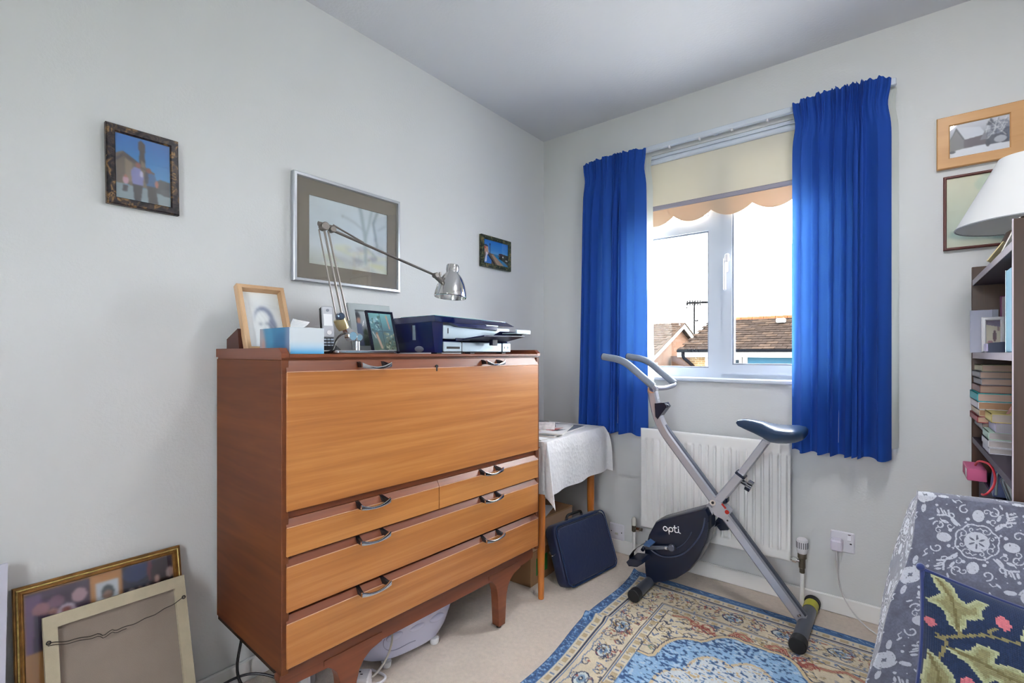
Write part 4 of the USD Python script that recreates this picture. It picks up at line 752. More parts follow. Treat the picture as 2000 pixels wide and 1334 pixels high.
up_ = Polygon([(0.833, 0.316), (0.86, 0.335), (0.95, 0.378), (1.05, 0.422), (1.06, 0.40), (1.045, 0.335), (1.01, 0.268), (0.965, 0.215), (0.91, 0.185), (0.86, 0.178), (0.815, 0.195), (0.795, 0.235)]).buffer(-0.006)
rng2 = np.array(up_.exterior.segmentize(0.01).coords)
low_ = hp.difference(up_.buffer(0.010)).buffer(-0.010)
B('lower_cover', prism(low_.buffer(0.004), 0.006, 'xz', -0.304), NAVYP, parent=hs_)
arc = [(0.792, 0.222), (0.815, 0.188), (0.86, 0.170), (0.91, 0.177), (0.965, 0.207), (1.01, 0.258), (1.045, 0.322), (1.058, 0.385)]
B('cover_rim', tube(smoothpath([(x, -0.3035, z) for x, z in arc], 40), 0.0035, 8), pm('rim_plastic', '#3a4560', 0.3), parent=hs_)
B('inner_groove', tube(smoothpath([(0.87, -0.2985, 0.205), (0.92, -0.2985, 0.215), (0.97, -0.2985, 0.255), (1.0, -0.2985, 0.31)], 24), 0.002, 6), pm('rim_plastic', '#3a4560', 0.3), parent=hs_)
# raised lettering on the housing
def letter_mesh():
    s = []
    r, w = 0.0095, 0.0042
    ring_ = lambda cx, cy: Point(cx, cy).buffer(r + w / 2, 32).difference(Point(cx, cy).buffer(r - w / 2, 32))
    s.append(ring_(0.011, 0.012)); s.append(ring_(0.037, 0.012)); s.append(sbox(0.0254, -0.012, 0.0296, 0.012))
    s.append(sbox(0.0535, 0.005, 0.0577, 0.034)); s.append(LineString([(0.0495, 0.023), (0.0640, 0.023)]).buffer(w / 2)); s.append(LineString([(0.0556, 0.008), (0.058, 0.003), (0.066, 0.003), (0.073, 0.006)]).buffer(w / 2))
    s.append(sbox(0.0705, 0.004, 0.0747, 0.022)); s.append(Point(0.0726, 0.029).buffer(0.003)); s.append(LineString([(0.0726, 0.005), (0.081, 0.001)]).buffer(w / 2))
    return shapely.union_all(s)
lt = affinity.translate(affinity.rotate(affinity.scale(letter_mesh(), 0.98, 0.98, origin=(0, 0)), 4, origin=(0, 0)), 0.872, 0.285)
B('lettering', prism(lt, 0.0012, 'xz', -0.2992), pm('white_print', '#eef0f4', 0.5), parent=hs_, smooth=False, label='white lower-case lettering opti')
B('crank', cat(bar([(0.915, -0.310, 0.222), (0.842, -0.316, 0.206), (0.79, -0.322, 0.196)], 0.010, 0.018, b=0.003), cyl((0.915, -0.298, 0.222), (0.915, -0.318, 0.222), 0.016, bev=0.003)), pm('crank_steel', '#6f7686', 0.3, 0.8))
B('crank_bolt', cyl((0.893, -0.315, 0.217), (0.893, -0.322, 0.217), 0.0075, n=16, bev=0.002), CHROME)
pd = B('pedal', cat(hull([(x, y, z) for y in (-0.42, -0.335) for x, z in ((0.748, 0.150), (0.760, 0.135), (0.800, 0.142), (0.828, 0.165), (0.818, 0.178), (0.765, 0.170))]), cyl((0.79, -0.34, 0.190), (0.79, -0.32, 0.196), 0.008)), NAVYP)
strap = np.array([[(x, y, z) for y in (-0.40, -0.352)] for x, z in ((0.752, 0.150), (0.752, 0.172), (0.770, 0.200), (0.800, 0.226), (0.826, 0.246), (0.846, 0.243))])
B('pedal_strap', cat(grid(strap), grid(strap + [0.003, 0, 0.004])), pm('strap_rubber', '#23283a', 0.35), parent=pd, smooth=True)
B('strap_buckle', hull([(x, y, z) for y in (-0.402, -0.348) for x, z in ((0.820, 0.240), (0.832, 0.256), (0.856, 0.246), (0.850, 0.236))]), pm('strap_buckle', '#3c5a86', 0.25), parent=pd)
B('pedal', cat(hull([(x, y, z) for y in (-0.175, -0.10) for x, z in ((1.060, 0.33), (1.085, 0.30), (1.120, 0.31), (1.125, 0.36), (1.095, 0.385))]), bar([(0.915, -0.19, 0.222), (1.085, -0.185, 0.340)], 0.010, 0.018, b=0.003)), NAVYP)
# feet
B('front_foot', cyl((0.806, -0.46, 0.0345), (0.806, -0.06, 0.0345), 0.0235, n=24), DARKP)
for y0, y1 in ((-0.475, -0.435), (-0.085, -0.045)): B('foot_cap', cyl((0.806, y0, 0.0345), (0.806, y1, 0.0345), 0.0275, n=24, bev=0.003), RUBBER)
B('rear_foot', cyl((1.425, -0.43, 0.0365), (1.425, -0.075, 0.0365), 0.0255, n=24), DARKP)
B('foot_cap', cyl((1.425, -0.445, 0.0365), (1.425, -0.40, 0.0365), 0.0295, n=24, bev=0.003), RUBBER)
B('foot_cap', cyl((1.425, -0.075, 0.0365), (1.425, -0.045, 0.0365), 0.0305, n=24, bev=0.003), RUBBER)
B('label_band', cyl((1.425, -0.135, 0.0365), (1.425, -0.076, 0.0365), 0.0268, n=24), pm('yellow_green_label', '#b7b42f', 0.4), label='yellow-green label band')
for p in ((1.408, -0.272, 0.066), (1.410, -0.228, 0.066)): B('foot_bolt', cyl(p, np.array(p) + [-.004, 0, 0.006], 0.007, n=8), CHROME)

# ------------------------------------------------------------------ table by the wall with cloth and papers
tbl = Thing('side_table', 'small wooden side table with tapered orange legs under the white cloth', 'table', (0.27, -0.42, 0.0), 3.0)
tx0, tx1, ty0, ty1, tz = -0.225, 0.217, -0.290, 0.300, 0.700
tbl.part('table_top', bx((tx0, ty0, tz - 0.02), (tx1, ty1, tz), 0.004), ORANGE_WOOD, local=True)
tbl.part('apron', cat(bx((tx0 + .02, ty0 + .02, tz - 0.075), (tx1 - .02, ty0 + .035, tz - 0.02)), bx((tx0 + .02, ty1 - .035, tz - 0.075), (tx1 - .02, ty1 - .02, tz - 0.02)), bx((tx0 + .02, ty0 + .035, tz - 0.075), (tx0 + .035, ty1 - .035, tz - 0.02)), bx((tx1 - .035, ty0 + .035, tz - 0.075), (tx1 - .02, ty1 - .035, tz - 0.02))), ORANGE_WOOD, local=True)
for x, y in ((0.180, -0.276), (0.154, 0.268), (-0.20, -0.268), (-0.20, 0.275)):
    tbl.part('leg', lathe([(0.0, 0.0), (0.0115, 0.0), (0.013, 0.003), (0.0165, 0.18), (0.0195, 0.36), (0.018, 0.68), (0.0, 0.68)], 24, (x, y, 0)), ORANGE_WOOD, local=True)
ov = 0.235; n = 70
gx = np.linspace(tx0 - 0.002, tx1 + ov, n); gy = np.linspace(ty0 - ov, ty1 + 0.05, n + 20); rows = []
rr = np.random.default_rng(2)
for b in gy:
    row = []
    for a in gx:
        ex_, ey_ = max(0, a - tx1), max(0, ty0 - b) if b < ty0 else max(0, b - ty1); sy = -1 if b < ty0 else 1
        x, y = min(a, tx1), min(max(b, ty0), ty1); r = math.hypot(ex_, ey_)
        if r > 0:
            ph_ = math.atan2(ey_, ex_); m_ = max(ex_, ey_) + 0.18 * min(ex_, ey_); dr = m_
            flare = (0.012 * min(1, r / 0.05) + 0.03 * dr) * (0.35 if b < ty0 and ex_ == 0 else 1.0)
            corner = math.sin(2 * ph_); dg = 0.30 * dr * corner if ey_ > 0 else 0
            wav = 0.008 * math.sin(b * 26 + 2) * dr / ov if ey_ == 0 else 0.006 * math.sin(a * 30) * dr / ov
            x += flare * (math.cos(ph_)) + dg * 0.8 + (wav if ey_ == 0 else 0); y += sy * (flare * math.sin(ph_) + dg * 0.55) + (wav if ex_ == 0 else 0)
            z = tz + 0.003 - max(0, dr - 0.006)
        else: z = tz + 0.0035
        row.append((x, y, z))
    rows.append(row)
LACE = look('white_lace_cloth', {'t': ('texture_coordinate', {}), 'v': ('voronoi_texture', {'scale': 55, 'feature': 'f1'}), 'n': ('noise_texture', {'scale': 40, 'detail': 4}), 'mx': ('math', {'math_type': 'multiply'}), 'b': ('bump', {'distance': 0.006, 'strength': 0.9}),
      'p': ('principled_bsdf', {'base_color': tuple(lin('#eeeef2')), 'roughness': 0.8}), 'tr': ('translucent_bsdf', {'color': (0.8, 0.8, 0.82)}), 'x': ('mix_closure', {'fac': 0.2})},
      [('t.object', 'v.vector'), ('t.object', 'n.vector'), ('v.distance', 'mx.value1'), ('n.fac', 'mx.value2'), ('mx.value', 'b.height'), ('b.normal', 'p.normal'), ('p.BSDF', 'x.closure1'), ('tr.BSDF', 'x.closure2')], 'x.closure')
solo('tablecloth', moved(grid(rows), tbl.M), LACE, 'white damask tablecloth draped over the small table beside the bureau', 'tablecloth', smooth=True)
def magazine(name, label, cx, cy, ang, w, h, t, z, cols, cover='#c9c3bd', group=None):
    th = Thing(name, label, 'magazine' if 'magazine' in name else 'paper', (cx, cy, z), ang)
    th.part('pages', bx((-w / 2, -h / 2, 0), (w / 2, h / 2, t), 0.0), pm('page_paper', '#dedcd8', 0.8), local=True)
    p = Print(w, h, 0.005, cover); r = np.random.default_rng(int(abs(cx * 1e4)))
    for k in range(len(cols) * 2):
        x, y = r.uniform(0.05, 0.7), r.uniform(0.05, 0.7); p.poly([(x, y), (x + r.uniform(.1, .3), y), (x + r.uniform(.1, .3), y + r.uniform(.05, .25)), (x, y + r.uniform(.05, .25))], cols[k % len(cols)])
    m, c = p.on((-w / 2, -h / 2, t + 0.0004), (1, 0, 0), (0, 1, 0)); th.part('cover', m, PAPER_PRINT, local=True, smooth=False, col=c)
    return th
TZ = tz + 0.0045
magazine('magazine', 'dark grey magazine lying lowest on the tablecloth', 0.305, -0.42, 8, 0.27, 0.38, 0.008, TZ, ['#5d6068', '#3d4452', '#7a7f88', '#8d95a0'], '#6c7480')
magazine('magazine', 'white magazine with red pictures on top of the dark grey one', 0.325, -0.45, 22, 0.23, 0.31, 0.006, TZ + 0.0095, ['#a83b3b', '#c9a09a', '#4a4a55', '#e6e2de'], '#dcdadb')
magazine('leaflet', 'small leaflet with a blue edge beside the bureau', 0.16, -0.56, -18, 0.12, 0.16, 0.003, TZ, ['#2c55b8', '#3d6fd0', '#dfe3ea'], '#e9eaee')
magazine('leaflet', 'grey folded paper near the wall behind the magazines', 0.12, -0.30, 8, 0.13, 0.20, 0.012, TZ, ['#8a8d96', '#5f636d'], '#a9adb6')
magazine('letter', 'plain white letter at the front of the tablecloth', 0.35, -0.655, 4, 0.22, 0.07, 0.003, TZ, ['#c9ced6', '#dcdfe4'], '#eceef1')
fo_ = Thing('folded_card', 'small folded card with a coloured print standing on the magazines', 'card', (0.33, -0.46, TZ + 0.0170), 30)
fo_.part('card', cat(hull([(-.05, -.045, 0), (.05, -.045, 0), (.05, 0.0, .030), (-.05, 0.0, .030), (-.05, -.044, 0), (.05, -.044, 0), (.05, 0.001, .030), (-.05, .001, .030)]), hull([(-.05, .045, 0), (.05, .045, 0), (.05, 0.0, .030), (-.05, 0.0, .030), (-.05, .044, 0), (.05, .044, 0)])), pm('card_white', '#ddd6d6', 0.6, var=0.3, scale=30), local=True)

# ------------------------------------------------------------------ under the table: boxes and laptop bag
CARD = pm('cardboard', '#9a7654', 0.85, var=0.06, scale=15)
b1 = Thing('cardboard_box', 'brown cardboard box with a green mark behind the bureau leg', 'box', (0.20, -0.52, 0.0), 3)
b1.part('carton', bx((-0.165, -0.125, 0.0), (0.165, 0.20, 0.155), 0.003), CARD, local=True)
b1.part('green_mark', prism(Polygon([(0.06, 0.10), (0.10, 0.095), (0.075, 0.125)]), 0.0008, 'xz', -0.1258), pm('green_ink', '#2f7a34', 0.7), local=True, smooth=False); b1.part('green_panel', bx((0.1645, -0.08, 0.04), (0.1658, 0.02, 0.12)), pm('green_ink', '#2f7a34', 0.7), local=True)
b2 = Thing('cardboard_box', 'flatter cardboard box on top of the green-marked one under the side table', 'box', (0.20, -0.44, 0.156), -2)
b2.part('carton', bx((-0.17, -0.20, 0.0), (0.17, 0.17, 0.14), 0.003), pm('cardboard_pale', '#a98a70', 0.85, var=0.05, scale=15), local=True)
b2.part('lid_flap', bx((-0.171, -0.201, 0.135), (0.171, 0.171, 0.143), 0.001), CARD, local=True)
magazine('paper_sheet', 'white paper sheet lying on the upper cardboard box', 0.27, -0.47, 20, 0.16, 0.20, 0.002, 0.3, ['#d5d8dc', '#c4c8ce'], '#e4e5e8')
bg = Thing('laptop_bag', 'navy blue laptop bag with black handle leaning against the boxes', 'bag', (0.52, -0.36, 0.0))
A, Bp = np.array([0.523, -0.552, 0.006]), np.array([0.577, -0.172, 0.006]); ub = (Bp - A) / np.linalg.norm(Bp - A); outn = np.array([ub[1], -ub[0], 0])
tilt = 20; nb = outn * math.cos(math.radians(tilt)) + np.array([0, 0, math.sin(math.radians(tilt))]); vb = np.cross(nb, ub) * 1.0
if vb[2] < 0: vb = -vb
TB = np.eye(4); TB[:3, 0], TB[:3, 1], TB[:3, 2], TB[:3, 3] = ub, vb, nb, A
wB, hB, dB = 0.384, 0.285, 0.07
def rslab(w, h, d, r, inset, z0):
    L = []
    for z, k in ((z0, inset), (z0 + 0.008, 0.004), (z0 + 0.016, 0.0), (z0 + d - 0.016, 0.0), (z0 + d - 0.006, 0.005), (z0 + d, inset)):
        p = sbox(k, k, w - k, h - k).buffer(-(r - k * .5)).buffer(r - k * .5, 8); q = np.array(p.exterior.segmentize(0.02).coords)[:-1]
        L.append((z, q))
    nmin = 96; out_ = []
    for z, q in L:
        ln = LineString(np.vstack([q, q[:1]])); pts = np.array([ln.interpolate(t, normalized=True).coords[0] for t in np.linspace(0, 1, nmin, endpoint=False)])
        st_ = np.argmin(np.abs(pts[:, 0] - w / 2) + 10 * (pts[:, 1] > h / 2)); pts = np.roll(pts, -st_, axis=0)
        if Polygon(pts).exterior.is_ccw is False: pts = pts[::-1]
        out_.append(np.c_[pts, np.full(nmin, z)])
    return loft(out_)
NAVYB = pm('navy_nylon', '#091c46', 0.55, var=0.12, scale=9, bump=0.0012, bscale=60, sheen=0.2)
bg.part('body', moved(rslab(wB, hB, dB, 0.035, 0.012, -dB), TB), NAVYB, smooth=50)
bg.part('front_pocket', moved(rslab(wB - 0.02, hB - 0.03, 0.016, 0.03, 0.008, 0.0 - 0.002) if False else moved(rslab(wB - 0.016, hB - 0.02, 0.02, 0.03, 0.01, -0.004), np.array([0.008, 0.006, 0])), TB), NAVYB, smooth=50)
pp = sbox(0.003, 0.003, wB - 0.003, hB - 0.003).buffer(-0.032).buffer(0.032, 8)
pq = np.array(pp.exterior.segmentize(0.015).coords)
bg.part('piping', moved(tube(np.c_[pq, np.full(len(pq), 0.012)], 0.003, 6), TB), pm('navy_piping', '#16315f', 0.4))
bg.part('handle', moved(tube(rounded([(wB * .34, hB - .004, -0.03), (wB * .36, hB + 0.022, -0.02), (wB * .64, hB + 0.022, -0.02), (wB * .66, hB - .004, -0.03)], 0.02), 0.0065, 10), TB), BLACK)
for k in (.345, .655): bg.part('handle_ring', moved(cyl((wB * k, hB - 0.004, -0.036), (wB * k, hB + 0.010, -0.022), 0.008, n=10), TB), CHROME)
bg.part('strap_ring', moved(tube(rounded([(-0.002, hB * .62, -0.05), (-0.02, hB * .60, -0.048), (-0.022, hB * .54, -0.028), (-0.002, hB * .56, -0.024)], 0.012), 0.0025, 8), TB), CHROME)

# ------------------------------------------------------------------ rug
RW_, RH_ = 1.25, 1.70; rug = Print(RW_, RH_, 0.004, '#dccfb6'); rg = np.random.default_rng(11)
NV, BLU, LBL, TAN, CRM, RED = '#1d2f55', '#4170a8', '#93bbe0', '#b39a6b', '#dcd2bd', '#9c3b33'
full = sbox(0, 0, RW_, RH_)
def band(a, b):
    a, b = a * 1.12, b * 1.12
    return full.buffer(-a, join_style=2).difference(full.buffer(-b, join_style=2))
def flip(y): return RH_ - y                      # v = distance from the far edge
rug.mottle(18, .18, 2)
rug.fill(band(0, .042), BLU); rug.fill(band(0.0, .006), '#2d4f86'); rug.fill(band(.042, .074), CRM); rug.fill(band(.074, .080), NV); rug.fill(band(.084, .088), BLU)
rug.fill(band(.198, .203), NV); rug.fill(band(.207, .210), BLU); rug.fill(band(.210, .238), CRM); rug.fill(band(.238, .242), NV)
def along(d, step, off=0.0):
    """Points along the four sides at distance d from the edge, with the direction of the side."""
    for k in range(int(RW_ / step) + 1):
        x = off + k * step
        if d < x < RW_ - d: yield x, RH_ - d, 0; yield x, d, 0
    for k in range(int(RH_ / step) + 1):
        y = RH_ - off - k * step
        if d < y < RH_ - d: yield d, y, 90; yield RW_ - d, y, 90
def put(shape, x, y, r, c, a=1.0): rug.fill(affinity.translate(affinity.rotate(shape, r, origin=(0, 0)), x, y), c, a)
for d, s in ((.065, .058), (.251, .055)):
    for x, y, r in along(d, s, .07): put(sbox(-.013, -.011, .013, .011), x, y, r, TAN, .75); put(sbox(-.013, -.003, .004, .011), x, y, r, '#c9b48c', .7); put(sbox(.024, -.009, .030, .009), x, y, r, BLU, .8)
for x, y, r in along(.021, .022, .01):
    put(LineString([(-.008, -.01 + .02 * rg.random()), (.008, -.01 + .02 * rg.random())]).buffer(.0022), x, y, r, [NV, LBL, '#9cbde0'][rg.integers(3)], .8)
for x, y, r in along(.163, .185, .505):
    e = affinity.scale(Point(0, 0).buffer(1), .042, .029); put(e, x, y, r, NV); put(affinity.scale(e, .84, .80), x, y, r, '#cfd6d6'); put(affinity.scale(e, .55, .5), x, y, r, '#7f9dba'); put(affinity.scale(e, .28, .28), x, y, r, NV); put(affinity.scale(e, .12, .12), x, y, r, CRM)
def spiral(r0, turns, w, sgn=1):
    t = np.linspace(0, 1, 26); rr_ = r0 * (1 - .75 * t); a = sgn * t * turns * 2 * np.pi
    return LineString(np.c_[rr_ * np.cos(a), rr_ * np.sin(a)]).buffer(w)
for x, y, r in along(.163, .0925, .4125):
    for q in range(2):
        dx, dy = rg.uniform(-.02, .02), (.025 if q else -.025)
        put(affinity.translate(spiral(.024, .8, .0022, 1 if q else -1), dx, dy), x, y, r, ['#3b557f', NV][q], .9)
        put(Point(dx + .01, dy * .8).buffer(.006), x, y, r, RED if q else TAN, .85); put(affinity.translate(spiral(.014, .6, .0018), -dx, -dy), x, y, r, '#5d7ba5', .8)
    put(LineString([(-.05, .048), (-.02, .040), (.02, .05), (.05, .046)]).buffer(.0025), x, y, r, '#5476a6', .8)
for k in range(1100):
    d = rg.uniform(.11, .215); x, y, r = list(along(d, .03, rg.uniform(.02, .05)))[rg.integers(100)]
    put(LineString([(0, 0), (rg.uniform(-.012, .012), rg.uniform(-.01, .01)), (rg.uniform(-.016, .016), rg.uniform(-.016, .016))]).buffer(.0024), x, y, r, [NV, TAN, '#5476a6', '#a98f62', RED, NV][rg.integers(6)], .8)
field = full.buffer(-.271, join_style=2)
cx, cy = .625, .85
th_ = np.linspace(0, 2 * np.pi, 400, endpoint=False)
def lobed(rx, ry, n_, amp, ph=0.0): k = 1 + amp * np.abs(np.sin(n_ * th_ / 2 + ph)); return Polygon(np.c_[cx + rx * k * np.cos(th_), cy + ry * k * np.sin(th_)])
blue = field.intersection(lobed(.33, .50, 12, .10).union(sbox(.25, .62, 1.0, 1.08)).union(affinity.scale(Point(cx, cy).buffer(1), .30, .535)))
for k in range(1900):
    x, y = rg.uniform(.245, RW_ - .245), rg.uniform(.245, RH_ - .245)
    rug.fill(LineString([(x, y), (x + rg.uniform(-.018, .018), y + rg.uniform(-.012, .012)), (x + rg.uniform(-.024, .024), y + rg.uniform(-.018, .018))]).buffer(rg.uniform(.0018, .0036)), [NV, '#4d6c9c', TAN, '#a58d60', NV, '#c7b78f'][rg.integers(6)], .85)
for k in range(70):
    x, y = rg.uniform(.26, RW_ - .26), rg.uniform(.26, RH_ - .26); rug.fill(affinity.translate(spiral(rg.uniform(.015, .032), .9, .0022, rg.choice([-1, 1])), x, y), [NV, '#3c578a', '#6d8d80'][rg.integers(3)], .9)
zig = [(.0, .0), (.05, .02), (.09, -.005), (.13, -.012), (.16, -.03), (.21, -.05), (.215, -.03), (.24, .03), (.27, .035), (.30, .01), (.275, .0), (.25, .02), (.235, -.04), (.27, -.06)]
for mx in (0, 1):
    for my in (0, 1):
        zz = LineString([(x + .30, RH_ - .285 - .01 + y) for x, y in zig])
        if mx: zz = affinity.scale(zz, -1, 1, origin=(RW_ / 2, 0))
        if my: zz = affinity.scale(zz, 1, -1, origin=(0, RH_ / 2))
        rug.fill(zz.buffer(.012), '#c9b48e', .8); rug.fill(zz.buffer(.006), RED); rug.fill(zz.buffer(.002), '#d7a58c')
for x0 in (.44, .81):
    for q in range(4): rug.fill(affinity.translate(spiral(.03, 1.0, .003, rg.choice([-1, 1])), x0 + rg.uniform(-.05, .05), RH_ - .30 + rg.uniform(-.03, .02)), RED, .9)
rug.fill(blue.buffer(.020).intersection(field), NV); rug.fill(blue.buffer(.016).intersection(field), '#d8c29c'); rug.fill(blue.buffer(.003), '#5f86b8'); rug.fill(blue, LBL)
inner = lobed(.23, .36, 10, .14, .4); rug.fill(inner.buffer(.012), '#d9c3a0'); rug.fill(inner, '#d5dbe0')
med = lobed(.14, .22, 8, .2); rug.fill(med, '#cdbb9a', .8)
shapely.prepare(blue); shapely.prepare(inner)
ib = shapely.contains_xy(blue, rug.X, rug.Y); ii = shapely.contains_xy(inner, rug.X, rug.Y)
sp = rg.random(rug.X.shape); n_ = meshkit.fbm(np.stack([rug.X * 9, rug.Y * 9, 0 * rug.X], -1), 3, 6)
dash = meshkit.noise(np.stack([rug.X * 95, rug.Y * 150, 0 * rug.X], -1), 3)
rug.C[ib & ~ii & (dash > .62 - .35 * (n_ - .5))] = lin('#2c568f'); rug.C[ib & ~ii & (dash < .22 + .25 * (n_ - .5))] = lin('#bcd2e6')
rug.C[ii & (dash > .70)] = lin('#5d86b6'); rug.C[ii & (dash < .2)] = lin('#cbb38a'); rug.C[ii & (dash > .84)] = lin('#31507f')
ob = rug.X < .042; rug.C[ob & (dash > .6)] = lin('#2f5487'); rug.C[ob & (dash < .25)] = lin('#8fb2d8')
rug.C *= (0.92 + 0.16 * sp)[..., None]
vv_ = RH_ - rug.Y; px_ = 0.668 + rug.X + 0.058 * vv_ * (1 - rug.X / RW_) + 0.012 * np.sin(vv_ * 9) * np.exp(-rug.X * 6); py_ = -0.168 - vv_ - 0.012 * rug.X
bumpz = 0.0065 + 0.016 * np.exp(-((vv_ - .52 + .25 * rug.X) / .02) ** 2) * np.exp(-(rug.X / .16) ** 2) + 0.010 * np.exp(-((rug.X - 0) / .02) ** 2) * np.exp(-((vv_) / .05) ** 2)
edge_ = np.minimum.reduce([rug.X, RW_ - rug.X, rug.Y, RH_ - rug.Y]); bumpz = np.where(edge_ < 0.001, 0.002, bumpz)
Pq = np.stack([px_, py_, bumpz], -1); v_, f_ = grid(Pq)
solo('rug', (v_, f_[:, ::-1]), printed('rug_pile', 0.95, sheen=0.15, bump=0.003, bscale=500), 'blue and cream patterned oriental rug under the exercise bike', 'rug', smooth=True, col=rug.C.reshape(-1, 3))

# ------------------------------------------------------------------ under the bureau: foot spa, power strip, cables
sp_ = Thing('foot_spa', 'pale lilac plastic foot spa tub under the bureau', 'foot spa', (0.212, -1.292, 0.0), -8)
LIL = pm('lilac_plastic', '#c5c8e2', 0.3)
a = np.linspace(0, 2 * np.pi, 72, endpoint=False)
def oval(rx, ry, z, rim=0.0):
    c, s = np.cos(a), np.sin(a); k = np.abs(c) ** 2.6 + np.abs(s) ** 2.6; k = k ** (-1 / 2.6)
    return np.c_[rx * k * c, ry * k * s, z + rim * (np.abs(s) ** 3) * np.ones_like(a)]
outer_ = [oval(.10, .13, .018), oval(.125, .155, .022), oval(.138, .175, .05), oval(.150, .192, .095), oval(.158, .203, .125, .008), oval(.168, .215, .140, .014), oval(.170, .218, .148, .016), oval(.160, .207, .148, .016), oval(.148, .192, .12, .01), oval(.13, .17, .06), oval(.10, .14, .045)]
outer_ = [o * [1.02, 1.10, 1.08] for o in outer_]
spb = sp_.part('tub', loft(outer_), LIL, local=True, smooth=45)
for k in (-0.09, 0.0, 0.085): sp_.part('grip_hollow', moved(trimesh.creation.icosphere(3, 1.0), np.diag([.008, .032, .014, 1.0]) + np.array([[0, 0, 0, .1545], [0, 0, 0, k], [0, 0, 0, .118], [0, 0, 0, 0]])), LIL, local=True, parent=spb)
sp_.part('panel_line', tube(smoothpath([(.157, -.13, .125), (.148, -.125, .09), (.1435, -.095, .066), (.143, -.05, .062), (.143, .0, .062)], 30), 0.0016, 6), pm('lilac_shadow_line', '#a3a6c6', 0.4), local=True, parent=spb)
for x, y in ((.115, -.10), (.115, .10), (-.1, -.1), (-.1, .1)): sp_.part('foot', cyl((x, y, 0.0), (x, y, .024), .016, .018, bev=.003), pm('white_rubber', '#dcdde2', 0.5), local=True)
for k, c in ((-.05, '#5a2f22'), (.05, '#4a3a5a')): sp_.part('massage_roller', cyl((-.06, k, .075), (.06, k + .03, .085), .022, bev=.006), pm('roller_' + c[1:], c, 0.5), local=True)
sp_.part('cord', tube(smoothpath([(.155, -.10, .135), (.176, -.115, .11), (.178, -.15, .055), (.16, -.20, .018), (.135, -.235, .008), (.14, -.265, .006), (.17, -.275, .006), (.165, -.245, .02)], 50), 0.0034, 8), pm('pale_cord', '#c9c5c0', 0.4), local=True)
ps = Thing('power_strip', 'white mains extension block on the carpet beside the bureau front leg', 'power strip', (0.340, -1.535, 0.0), 42)
ps.part('body', bx((-.035, -.03, 0), (.035, .03, .052), .005), WHITE_PL, local=True); ps.part('socket_slot', cat(bx((-.012, -.004, .0515), (-.004, .0, .0525)), bx((.004, -.004, .0515), (.012, .0, .0525)), bx((-.003, .008, .0515), (.003, .014, .0525))), BLACK, local=True, smooth=False)
ps.part('lead', tube(smoothpath([(.03, .0, .02), (.06, .01, .012), (.075, .045, .008), (.05, .07, .008), (.02, .09, .006)], 24), .0045, 8), WHITE_PL, local=True)
pg = Thing('plug_adaptor', 'white plug adaptor behind the bureau front leg', 'plug', (0.19, -1.63, 0.0), 35)
pg.part('body', bx((-.018, -.022, 0), (.018, .022, .064), .005), pm('grey_white_plastic', '#c8c6cc', 0.4), local=True); pg.part('pin_hole', cat(bx((-.006, -.003, .0635), (-.002, .003, .0646)), bx((.003, -.003, .0635), (.007, .003, .0646))), BLACK, local=True, smooth=False)
solo('power_cable', tube(smoothpath([(.05, -1.775, .20), (.058, -1.79, .13), (.065, -1.795, .07), (.08, -1.775, .02), (.115, -1.735, .006), (.15, -1.69, .012), (.185, -1.655, .03)], 50), .0045, 8), BLACK, 'black mains cable hanging behind the bureau side', 'cable')
solo('grey_cable', tube(smoothpath([(.03, -1.90, .03), (.045, -1.83, .05), (.06, -1.77, .055), (.10, -1.72, .045), (.14, -1.68, .02)], 40), .004, 8), pm('dark_grey_cable', '#2b2a35', 0.4), 'dark grey cable along the baseboard at the bureau side', 'cable')

# ------------------------------------------------------------------ frames and panel leaning on the left wall
gb = np.array([0.135, -2.294, 0.004]); gt = np.array([0.022, -2.294, 0.514]); ugl = (gt - gb); hg = np.linalg.norm(ugl); ugl /= hg
pic = Print(0.31, 0.48, 0.0028, '#b28a5c')
pic.poly([(0, .72), (.40, .72), (.40, .99), (0, .99)], '#56425f').poly([(0, .70), (.10, .70), (.10, .98), (0, .98)], '#7d6488').ell(.10, .90, .05, .035, '#a7808a').ell(.17, .86, .035, .03, '#b08a88').poly([(.05, .70), (.2, .70), (.18, .86), (.06, .88)], '#3f3054').ell(.25, .85, .06, .045, '#c9bccb').ell(.25, .86, .03, .022, '#a2706e').ell(.33, .92, .05, .035, '#b59aa5').ell(.19, .92, .05, .03, '#8e6e86').poly([(.17, .74), (.38, .74), (.40, .80), (.17, .78)], '#2f2748')
pic.poly([(.40, .78), (.62, .78), (.62, .99), (.40, .99)], '#c19563').poly([(.44, .80), (.59, .80), (.59, .95), (.44, .95)], '#cdd3dc').ell(.515, .89, .045, .04, '#5f6870').ell(.515, .875, .032, .026, '#a48a80').poly([(.45, .80), (.58, .80), (.57, .84), (.46, .84)], '#4b6a80')
pic.poly([(.62, .76), (1, .76), (1, 1), (.62, 1)], '#20284a').ell(.72, .95, .1, .05, '#31497a').ell(.82, .94, .02, .06, '#7c3f52').ell(.90, .9, .08, .1, '#3f2238').ell(.68, .85, .025, .02, '#a9a4a8').ell(.74, .85, .02, .02, '#9c8a88').ell(.80, .85, .02, .018, '#a08c86').ell(.87, .88, .022, .022, '#b99a96').ell(.97, .9, .03, .03, '#b5a0a0').poly([(.64, .78), (.8, .78), (.8, .83), (.64, .82)], '#6a7488')
pic.ell(.14, .40, .10, .115, '#3f6f9c').ell(.14, .36, .07, .06, '#4f8f80').ell(.14, .42, .03, .03, '#6b9cb9').poly([(0, 0), (1, 0), (1, .26), (0, .28)], '#7a5f56').soft(.8).deep(1.3)
GOLD = pm('gilt_moulding', '#8a6230', 0.4, 0.5, var=0.35, scale=40)
